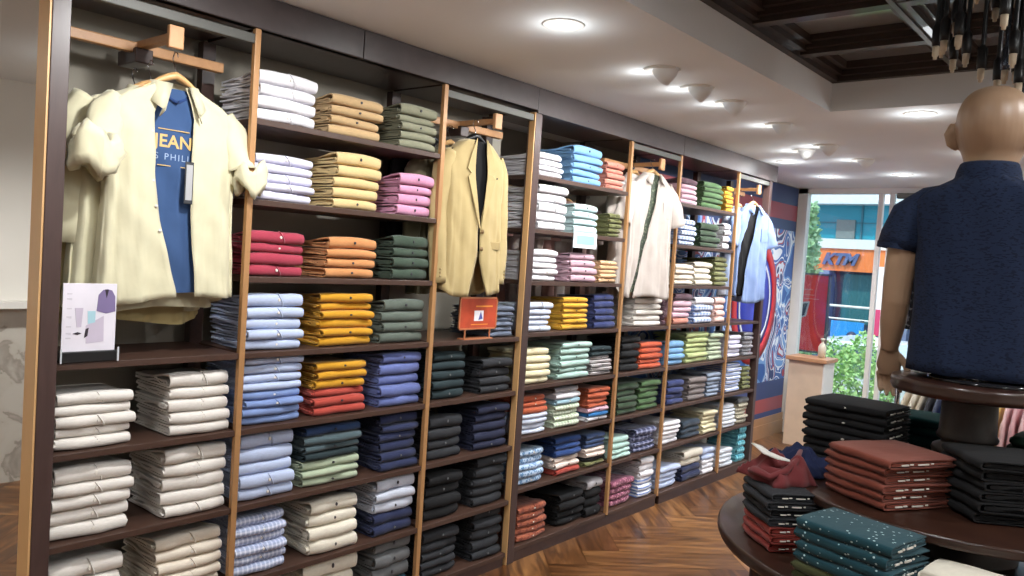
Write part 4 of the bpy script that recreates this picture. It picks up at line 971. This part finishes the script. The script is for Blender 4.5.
# ============================================================ RACK, BLACK SHIRT, CHANDELIER
rk = empty('clothes_rack', (1.9, 4.15, 0), 'low chrome clothes rack standing behind the tiered table', 'rack')
obj('rail', MB().tube([(1.54, 4.15, 1.13), (2.35, 4.15, 1.13)], .012, 10), M['chrome'], rk)
for x in (1.54, 2.35):
    obj('leg', MB().tube([(x, 4.15, 1.13), (x, 4.15, .03)], .012, 10), M['chrome'], rk); obj('foot', MB().box(x - .015, x + .015, 3.88, 4.42, 0, .03, .004), M['chrome'], rk)
rc = [('cream', (228, 216, 192)), ('ivory', (236, 230, 214)), ('beige', (206, 196, 176)), ('charcoal', (52, 54, 62)), ('slate', (76, 84, 104)), ('bright blue', (44, 84, 190)), ('royal blue', (36, 66, 160)), ('navy', (30, 38, 80)), ('dark green', (24, 54, 44)), ('teal', (26, 72, 78)), ('grey', (110, 110, 116)), ('yellow', (226, 196, 110)), ('pale pink', (232, 196, 196)), ('dusty pink', (222, 176, 180)), ('rose', (226, 186, 188)), ('light pink', (236, 204, 204)), ('soft pink', (230, 190, 196))]
for i, (nm_, c) in enumerate(rc):
    x = 1.60 + i * .034
    s = empty('hanging_shirt', (x, 4.15, 1.085), '%s shirt hanging on the low rack behind the table' % nm_, 'shirt', 'shirts on the low rack', 0)
    cm_ = fabric('cloth_rack_' + nm_.replace(' ', '_'), c)
    obj('shirt_body', torso(MB(), .2, .62, seed=100 + i, dep=.22, fold=.001, n=32), cm_, s, True)
    for sg in (-1, 1): obj('sleeve', sleeve(MB(), [(0, sg * .12, -.055), (0, sg * .165, -.09), (0, sg * .19, -.16), (0, sg * .195, -.3)], [.015, .03, .036, .036], .35, 14, 100 + i, .001), cm_, s, True)
    obj('hook', MB().tube([(0, 0, 0), (0, 0, .04), (-.012, 0, .058), (0, 0, .066)], .002, 5), M['chrome'], s, True)
blp = fabric('cloth_black_pattern', (22, 22, 28), 'melange', (92, 90, 96))
st = empty('display_stand', (1.98, 3.30, 0), 'slim black display stand behind the mannequin', 'stand')
obj('pole', MB().tube([(1.98, 3.30, .02), (1.98, 3.30, 1.72)], .012, 10), M['black'], st); obj('base', MB().lathe([(0, 0), (.16, 0), (.16, .015), (.02, .03), (0, .03)], (1.98, 3.30, 0), 30, cap=False), M['black'], st)
obj('cross_bar', MB().tube([(1.82, 3.30, 1.70), (2.14, 3.30, 1.70)], .012, 8), M['black'], st)
bs = empty('hanging_shirt', (1.98, 3.26, 1.69), 'black patterned shirt on a stand, glimpsed between mannequin arm and torso', 'shirt', None, -PI / 2)
obj('shirt_body', torso(MB(), .19, .5, seed=91, fold=.006), blp, bs, True)
for sg in (-1, 1): obj('sleeve', sleeve(MB(), [(0, sg * .155, -.06), (0, sg * .19, -.14), (0, sg * .2, -.27)], [.05, .056, .052], .7, 14, 92, .004), blp, bs, True)

ch = empty('chandelier', (2.27, 2.86, 2.68), 'dark chandelier of many hanging rods with pale tips at top right', 'chandelier')
obj('canopy', MB().lathe([(0, 2.64), (.40, 2.64), (.42, 2.655), (.42, 2.684), (0, 2.684)], (2.27, 2.86, 0), 40, cap=False), M['black'], ch)
tipm = plain('candle_tip_cream', (214, 196, 170), .5); smoke = plain('smoked_chrome_tube', (96, 104, 118), .18, .8)
rr = random.Random(11); pts = []
while len(pts) < 99:
    a, d_ = rr.uniform(0, 2 * PI), .35 * math.sqrt(rr.random()); x, y = 2.20 + d_ * math.cos(a), 2.86 + d_ * math.sin(a)
    if all((x - p[0]) ** 2 + (y - p[1]) ** 2 > .030 ** 2 for p in pts):
        pts.append((x, y, 2.12 + .22 * (d_ / .35) ** 1.6 + (rr.uniform(-.03, .08) if rr.random() < .55 else rr.uniform(.1, .42))))
for i, (x, y, z) in enumerate(pts):
    o = obj('rod', MB().lathe([(.007, z + .04), (.007, 2.645)], (x, y, 0), 10).lathe([(.0, z + .03), (.013, z + .03), (.014, z + .05), (.014, z + .09), (.008, z + .10)], (x, y, 0), 12), M['black'] if i % 3 else smoke, ch)
    obj('candle_tip', MB().lathe([(0, z - .012), (.006, z - .01), (.006, z - .002), (.0095, z), (.010, z + .031), (0, z + .031)], (x, y, 0), 10, cap=False), tipm, o)

# ============================================================ CEILING LIGHTS
glow = emit('lamp_face', (255, 246, 232), 9); glow2 = emit('spot_face', (255, 246, 232), 5)
def downlight(x, y, label, z=CZ, r=.055, power=26, tilt=0, tx=0):
    d = empty('downlight', (x, y, z), label, 'ceiling light', 'ceiling downlights')
    obj('trim_ring', MB().lathe([(r, .0), (r + .02, -.004), (r + .026, -.0), (r + .02, .0)], (x, y, z), 28, cap=False).lathe([(r, -.001), (r * .86, -.0035), (r * .8, -.001)], (x, y, z), 28, cap=False), M['white'], d)
    obj('lamp_face', MB().lathe([(0, -.0015), (r * .8, -.0015), (r * .8, -.0005), (0, -.0005)], (x, y, z), 24, cap=False), glow, d)
    lamp('downlight_lamp', (x, y, z - .03), power, (tx, 0, -1), 150, d)
    added_fill('ceiling_fill', (x, y, z - .07), power * .03, d)
    return d
def added_fill(nm, loc, power, par):  # point light added under each fixture to brighten the ceiling around it
    l = bpy.data.lights.new(nm, 'POINT'); l.energy = power; l.shadow_soft_size = .05; l.color = (.93, .98, 1)
    o = bpy.data.objects.new(nm, l); COL.objects.link(o); o.location = loc; o.parent = par; o.matrix_parent_inverse = world_of(par).inverted()
def lamp(nm, loc, power, dirn, ang, par=None, size=.05, col=(.97, .975, .97)):
    l = bpy.data.lights.new(nm, 'SPOT'); l.energy = power; l.spot_size = math.radians(ang); l.spot_blend = .8; l.shadow_soft_size = size; l.color = col
    o = bpy.data.objects.new(nm, l); COL.objects.link(o); o.location = loc
    o.rotation_euler = Vector(dirn).to_track_quat('-Z', 'Y').to_euler()
    if par: o.parent = par; o.matrix_parent_inverse = world_of(par).inverted()
    return o
def gimbal(x, y, label, power=30):
    d = empty('gimbal_spotlight', (x, y, CZ), label, 'ceiling light', 'tilted ceiling spotlights')
    obj('trim_ring', MB().lathe([(.056, -.001), (.066, -.009), (.078, -.008), (.082, 0), (.056, 0)], (x, y, CZ), 30, cap=False), M['white'], d)
    Mx = Matrix.Translation((x - .006, y, CZ - .034)) @ Vector((-.78, .05, -.62)).to_track_quat('Z', 'Y').to_matrix().to_4x4()
    obj('barrel', MB().lathe([(0, -.09), (.03, -.09), (.046, -.055), (.05, 0), (.046, 0), (.044, -.012)], (0, 0, 0), 26, Mx, cap=False), M['ceil'], d)
    obj('lamp_face', MB().lathe([(0, -.012), (.044, -.012), (.044, -.014), (0, -.014)], (0, 0, 0), 22, Mx, cap=False), glow2, d)
    lamp('spot_lamp', Mx @ Vector((0, 0, .02)), power, (-.78, 0, -1.0), 130, d, .04)
    added_fill('ceiling_fill', (x - .10, y, CZ - .06), power * .014, d)
GP = 34; DP = 43
downlight(.75, 2.32, 'nearest round recessed ceiling downlight, tilted toward the shelves', power=GP, tx=-.5)
for (x, y), w in zip(((.744, 3.056), (.721, 3.432), (.72, 3.808), (.71, 4.474), (.704, 5.292), (.737, 5.983)), ('first and nearest', 'second', 'third', 'fourth', 'fifth', 'farthest, sixth')):
    gimbal(x, y, '%s tilted cone spotlight in the line along the shelves' % w, GP)
gimbal(.50, 5.45, 'tilted cone spotlight left of the fifth one in the line', GP)
downlight(.18, 5.98, 'flush downlight closest to the mural corner', power=DP); downlight(.177, 6.95, 'flush downlight above the beige plinth near the window', power=DP)
downlight(.78, 6.9, 'flush downlight near the window, left of the mannequin shoulder', power=DP)
downlight(1.472, 4.398, 'flush downlight beyond the coffered recess edge', power=DP); downlight(1.55, 5.85, 'flush downlight behind the mannequin head', power=DP)
for (x, y) in ((2.0, 1.25), (2.65, .7), (3.3, 1.8), (2.0, .2), (3.3, -.2), (3.35, 2.9)): downlight(x, y, 'added small round downlight in the coffered recess, outside the picture', z=2.684, r=.04, power=DP * (.35 if y < 1 else 1.05), tx=-.55)['group'] = 'added downlights out of the pictured area'  # unseen lamps added to light mannequin, table and shelves from the front
# lamps added in the rest of the shop, out of frame, for bounce light
for i, (x, y) in enumerate(((.75, 1.3), (.75, .3), (.75, -1), (2.2, 5.9), (3.4, 4.6), (4.9, 4.6), (4.9, 2.6), (4.9, .6), (4.9, -1.2), (3, -2), (1.2, -2), (3, 6.6), (4.6, 6.4), (-1.8, 0), (-1.8, 2), (-1.8, -1.5))):
    downlight(x, y, ('added ceiling downlight in the part of the shop behind the camera, number %s from the shelves' % ORD[i % 10]) if 0 else 'added round ceiling downlight outside the pictured part of the shop', power=DP * ((2.4 if x > 4 else (.35 if y < 1 else 1.25)) if x > 0 else 2.0), tx=-.5 if x < .8 and x > 0 else 0)['group'] = 'added downlights out of the pictured area'
# ============================================================ STREET OUTSIDE
GZ = -.85
struct('ground', MB().box(-40, 40, YW + .12, 60, GZ - .1, GZ), plain('asphalt', (120, 118, 116), .9))
struct('floor_edge_step', MB().box(-3, 6.1, YW + .0, YW + .5, GZ, -.005), M['ceil'])
bd_ = empty('street_building', (-3, 25, GZ), 'teal glass fronted building across the street with an orange sign band', 'building')
tealg = plain('teal_glass', (34, 140, 160), .35, 0, .12, 1.2)
obj('wall', MB().box(-22, 14, 25.2, 33, GZ, 4.2), plain('shopfront_dark', (60, 72, 98), .5, 0, .12, .8), bd_)
f = obj('glass_band', MB().box(-22, 14, 25.05, 25.2, 2.75, 3.8), tealg, bd_)
obj('mullions', MB().box(-22, 14, 25.0, 25.05, 3.25, 3.28).box(-6.6, -6.55, 25.0, 25.05, 2.75, 3.8).box(-4.9, -4.85, 25.0, 25.05, 2.75, 3.8).box(-3.4, -3.35, 25, 25.05, 2.75, 3.8), plain('teal_frame', (60, 110, 124), .5), f)
obj('shutter', MB().box(-5.6, -5.05, 24.98, 25.05, 2.78, 3.35), plain('grey_shutter', (120, 126, 124), .6), bd_)
obj('white_band', MB().box(-22, 14, 24.7, 25.2, 2.46, 2.75), M['white'], bd_)
obj('roof_fascia', MB().box(-22, 14, 24.5, 33, 3.80, 4.08), plain('white_fascia', (226, 232, 236), .6), bd_)
sb = obj('sign_band', MB().box(-6.9, 14, 24.75, 25.2, 1.78, 2.46), plain('sign_orange', (240, 128, 62), .5), bd_)
sgm = plain('sign_slate_blue', (88, 100, 140), .5)
me = text_mesh('KTM', .60, .03, 1.0, .03, .35); o = obj('sign_letters', me, sgm, sb, True); o.rotation_euler = (PI / 2, 0, 0); o.location = (-5.36, 24.70, 2.12); o.scale = (.80, .78, 1)
cl_ = plain('column_grey', (122, 130, 160), .6)
for x in (-7.2, -5.9, -3.6): obj('column', MB().box(x - .32, x + .32, 24.6, 25.2, GZ, 1.78), cl_, bd_)
obj('shop_window', MB().box(-5.3, -4.2, 25.1, 25.2, .2, 1.7), plain('shop_glass_teal', (44, 104, 110), .3), bd_)
obj('doorway', MB().box(-7.0, -6.4, 25.1, 25.2, GZ, 1.3), plain('doorway_dark', (36, 40, 60), .5), bd_)
rl_ = empty('street_railing', (-5, 22.5, GZ), 'pale metal railing in front of the building across the street', 'railing')
obj('rail', MB().tube([(-9, 22.5, .80), (4, 22.5, .80)], .035, 8), M['white'], rl_); obj('rail', MB().tube([(-9, 22.5, .45), (4, 22.5, .45)], .025, 8), M['white'], rl_)
for k in range(8): obj('rail_post', MB().tube([(-9 + k * 1.8, 22.5, GZ), (-9 + k * 1.8, 22.5, .82)], .03, 8), M['white'], rl_)
bill = empty('side_signboard', (-2.7, 20, GZ), 'narrow white sign board over a pink panel seen beside the mannequin arm', 'sign')
obj('panel', MB().box(-2.95, -2.45, 20, 20.06, .9, 1.9), M['white'], bill); obj('pink_panel', MB().box(-2.95, -2.45, 20, 20.06, .25, .88), plain('pink_panel', (196, 60, 100), .5), bill)
obj('post', MB().box(-2.73, -2.67, 20.02, 20.08, GZ, .9), M['alu'], bill)
# cars
glassd = plain('car_glass', (90, 108, 126), .15); tyre = plain('tyre', (26, 26, 28), .8)
def car(cx, cy, L, col, label):
    c = empty('car', (cx, cy, GZ), label, 'car'); m_ = plain('car_paint_' + str(int(col[0])) + str(int(col[2])), col, .25, 0, .01, coat=.5); W = 1.7
    prof = [(-.5, .30), (-.5, .62), (-.46, .80), (-.30, .90), (-.20, 1.38), (-.08, 1.46), (.16, 1.44), (.30, 1.05), (.44, .92), (.5, .78), (.5, .30)]
    body = MB().prism([(x * L + cx, z + GZ) for x, z in prof], 1, cy - W / 2, cy + W / 2)
    o = obj('body', body, m_, c); bv = o.modifiers.new('b', 'BEVEL'); bv.width = .05; bv.segments = 2
    wn = [(-.265, .93), (-.185, 1.33), (-.03, 1.39), (-.03, .93)], [(-.01, .93), (-.01, 1.39), (.14, 1.37), (.25, 1.06), (.27, .93)]
    for w_ in wn:
        obj('side_window', MB().prism([(x * L + cx, z + GZ) for x, z in w_], 1, cy - W / 2 - .012, cy - W / 2 + .01), glassd, c)
    for x in (-.31, .31):
        for y in (cy - W / 2 + .1, cy + W / 2 - .1):
            obj('wheel', MB().lathe([(0, -.1), (.20, -.1), (.31, -.09), (.32, 0), (.31, .09), (.20, .1), (0, .1)], (0, 0, 0), 20, Matrix.Translation((cx + x * L, y, GZ + .32)) @ Matrix.Rotation(PI / 2, 4, 'X')), tyre, c)
    return c
car(-1.35, 13.6, 3.9, (232, 236, 240), 'white car parked closest outside the window behind the bush')
car(-4.6, 17.6, 4.0, (176, 182, 190), 'silver car on the far side of the street')
bn = empty('blue_banner', (-2.2, 15.6, GZ), 'bright blue advertising banner with a face, on the street', 'banner')
obj('panel', MB().box(-2.5, -1.9, 15.6, 15.64, .25, .76), plain('banner_blue', (34, 140, 210), .5), bn)
obj('face_print', MB().lathe([(0, 0), (.12, 0), (.12, .006), (0, .006)], (0, 0, 0), 18, Matrix.Translation((-2.1, 15.6, .40)) @ Matrix.Rotation(PI / 2, 4, 'X')), plain('print_skin', (222, 186, 168), .6), bn)
obj('hair_print', MB().lathe([(0, 0), (.10, 0), (.10, .004), (0, .004)], (0, 0, 0), 18, Matrix.Translation((-2.1, 15.6, .48)) @ Matrix.Rotation(PI / 2, 4, 'X')), plain('print_hair', (44, 50, 84), .6), bn)
for x in (-2.6, -1.95): obj('post', MB().box(x - .03, x + .03, 15.65, 15.7, GZ, .8), M['alu'], bn)
# red poster board just outside
pb_ = empty('poster_board', (-.36, 8.45, GZ), 'tall dark red poster in a metal frame outside the window', 'poster')
obj('board', MB().box(-.62, -.245, 8.44, 8.47, .80, 1.60), plain('poster_red', (220, 62, 58), .45, 0, .1, 7), pb_)
obj('frame', MB().box(-.64, -.62, 8.43, 8.48, .78, 1.62).box(-.245, -.228, 8.43, 8.48, .78, 1.62).box(-.64, -.228, 8.43, 8.48, 1.60, 1.62).box(-.64, -.228, 8.43, 8.48, .78, .80), M['alu'], pb_)
obj('stand_legs', MB().box(-.62, -.60, 8.46, 8.49, GZ, .8).box(-.27, -.25, 8.46, 8.49, GZ, .8), M['alu'], pb_)
obj('phone_print', MB().prism([(-.60, 1.10), (-.45, 1.16), (-.42, 1.32), (-.58, 1.30)], 1, 8.434, 8.44), plain('print_grey', (170, 172, 178), .5), pb_)
obj('phone_screen', MB().prism([(-.585, 1.12), (-.465, 1.17), (-.44, 1.30), (-.565, 1.28)], 1, 8.431, 8.434), plain('print_black', (40, 44, 52), .4), pb_)
obj('pale_lines', MB().box(-.56, -.40, 8.434, 8.44, 1.44, 1.45).box(-.56, -.38, 8.434, 8.44, 1.385, 1.393).box(-.58, -.33, 8.434, 8.44, 1.345, 1.352), plain('print_pink', (206, 130, 124), .5), pb_)
# plants: leaf clusters
def leaves(n, f, size, seed):
    r = random.Random(seed); q = MB()
    for _ in range(n):
        p = Vector(f(r)); d = Vector((r.gauss(0, 1), r.gauss(0, 1), r.gauss(.3, .8))).normalized(); a = d.cross(Vector((r.gauss(0, 1), r.gauss(0, 1), r.gauss(0, 1)))).normalized(); s = size * r.uniform(.6, 1.3)
        q.add([p, p + d * s * .5 + a * s * .28, p + d * s, p + d * s * .5 - a * s * .28], [(0, 1, 2, 3)], True)
    return q
def leafmat(nm, c1, c2):
    m, t, b = nt(nm); tc = N(t, 'ShaderNodeTexCoord'); nz = N(t, 'ShaderNodeTexNoise', i_Scale=9.0); t.links.new(tc.outputs['Object'], nz.inputs['Vector'])
    t.links.new(mixc(t, nz.outputs['Fac'], lin(c1), lin(c2)), b.inputs['Base Color']); b.inputs['Roughness'].default_value = .5
    b.inputs['Subsurface Weight'].default_value = 0; b.inputs['Transmission Weight'].default_value = 0; return m
bu = empty('bush', (-.25, 9.9, GZ), 'light green leafy bush just outside the glass, right of the beige plinth', 'bush')
def fb(r):
    while 1:
        x, y, z = r.uniform(-1, 1), r.uniform(-1, 1), r.uniform(-1, 1)
        if .35 < x * x + y * y + z * z < 1: return (-.34 + x * .50, 9.9 + y * .45, .02 + z * .88 + .12 * math.sin(8 * x))
obj('foliage', leaves(5600, fb, .065, 4), leafmat('bush_leaf', (120, 180, 90), (200, 230, 160)), bu)
bw = MB()
for k in range(9): bw.tube([(-.22, 9.9, GZ), (-.22 + .1 * math.cos(k), 9.9 + .1 * math.sin(k), -.3), (-.22 + .34 * math.cos(k * 1.4), 9.9 + .3 * math.sin(k * 1.4), .35)], [.02, .014, .006], 6)
obj('branches', bw, plain('bark', (92, 74, 54), .9), bu)
cn = empty('conifer', (-1.13, 10.2, GZ), 'slender pale green conical tree outside, behind the red poster', 'tree')
def fc(r):
    h = r.random(); z = GZ + .3 + h * 3.05; a = r.uniform(0, 2 * PI); d = (.22 * (1 - h) ** .45 + .02) * math.sqrt(r.uniform(.3, 1)); return (-1.13 + d * math.cos(a), 10.2 + d * math.sin(a), z)
obj('foliage', leaves(3800, fc, .085, 6), leafmat('conifer_leaf', (130, 180, 130), (210, 232, 190)), cn)
obj('trunk', MB().tube([(-1.13, 10.2, GZ), (-1.13, 10.2, 1.9)], [.05, .01], 8), plain('bark_grey', (110, 96, 78), .9), cn)

# person in a white shirt outside
PX, PY = .12, 10.75
ps = empty('person', (PX, PY, GZ), 'person in white shirt and blue jeans standing outside behind the mannequin hand', 'person', None, .35)
def skinmesh(name, V, E_, rad, mat, par, sub=2):
    me = bpy.data.meshes.new(name); me.from_pydata(V, E_, []); o = bpy.data.objects.new(name, me); COL.objects.link(o)
    md = o.modifiers.new('skin', 'SKIN'); md.use_smooth_shade = True
    for v, r_ in zip(me.skin_vertices[0].data, rad): v.radius = (r_, r_) if not isinstance(r_, tuple) else r_
    me.skin_vertices[0].data[0].use_root = True
    s_ = o.modifiers.new('sub', 'SUBSURF'); s_.levels = sub; s_.render_levels = sub
    me.materials.append(mat); o.parent = par; return o
psk = plain('person_skin', (172, 120, 92), .5); jns = fabric('cloth_jeans', (62, 88, 134)); wsh2 = fabric('cloth_person_white', (226, 230, 238)); hair = plain('hair_dark', (36, 30, 30), .6); capm = plain('cap_pale_blue', (150, 180, 210), .7)
V = [(0, 0, .95), (0, 0, 1.15), (0, 0, 1.35), (0, 0, 1.47), (0, .01, 1.54), (0, .02, 1.62), (0, .01, 1.70), (.17, 0, 1.42), (.24, .0, 1.15), (.25, .06, .92), (.255, .09, .84), (-.17, 0, 1.42), (-.24, .0, 1.15), (-.26, .04, .92), (-.265, .06, .84), (.09, 0, .9), (.10, .01, .5), (.10, -.01, .09), (.10, .13, .03), (-.09, 0, .9), (-.10, .01, .5), (-.10, -.01, .09), (-.10, .13, .03)]
E_ = [(0, 1), (1, 2), (2, 3), (3, 4), (4, 5), (5, 6), (2, 7), (7, 8), (8, 9), (9, 10), (2, 11), (11, 12), (12, 13), (13, 14), (0, 15), (15, 16), (16, 17), (17, 18), (0, 19), (19, 20), (20, 21), (21, 22)]
skinmesh('body', V, E_, [.12, (.13, .09), (.14, .1), .055, .05, .085, .07, .05, .04, .032, .035, .05, .04, .032, .035, .085, .055, .04, .035, .085, .055, .04, .035], psk, ps)
sh = MB(); rings = []
for z, a, b_ in ((1.50, .07, .07), (1.46, .13, .09), (1.42, .19, .11), (1.34, .205, .125), (1.15, .19, .125), (.98, .19, .13), (.86, .20, .135)):
    rings.append([Vector((a * math.cos(2 * PI * k / 24), b_ * math.sin(2 * PI * k / 24), z)) for k in range(24)])
sh.loft(rings)
so_ = obj('shirt', sh, wsh2, ps, True); solid(so_, .006)
for s in (-1, 1):
    obj('shirt_sleeve', MB().tube([(s * .15, 0, 1.42), (s * .20, 0, 1.36), (s * .245, 0, 1.14), (s * .255, .05, .96)], [.06, .068, .055, .045], 14), wsh2, so_, True)
    obj('trouser_leg', MB().tube([(s * .07, 0, .98), (s * .095, 0, .85), (s * .10, .01, .5), (s * .10, -.01, .08)], [.105, .108, .075, .062], 16), jns, ps, True)
    obj('shoe', MB().tube([(s * .10, -.06, .045), (s * .10, .06, .045), (s * .10, .18, .03)], [.045, .048, .03], 12, flat=.9), M['black'], ps, True)
obj('hair', MB().lathe([(.085, 1.62), (.098, 1.66), (.098, 1.70), (.085, 1.75), (.05, 1.785), (0, 1.795)], (0, -.005, 0), 20), hair, ps, True)

# ============================================================ DAYLIGHT
w = bpy.data.worlds.new('world'); C.world = w; w.use_nodes = True
bg = w.node_tree.nodes['Background']; bg.inputs[0].default_value = (.62, .80, 1.0, 1); bg.inputs[1].default_value = 1.9
sn = bpy.data.lights.new('sun', 'SUN'); sn.energy = 4.0; sn.angle = .02; sn.color = (1, .96, .9)
so2 = bpy.data.objects.new('sun', sn); COL.objects.link(so2); so2.rotation_euler = Vector((.35, .6, -1.0)).to_track_quat('-Z', 'Y').to_euler()
C.cycles.max_bounces = 9; C.cycles.diffuse_bounces = 7; C.cycles.use_denoising = True
C.cycles.sample_clamp_indirect = 4
C.view_settings.exposure = EXPO
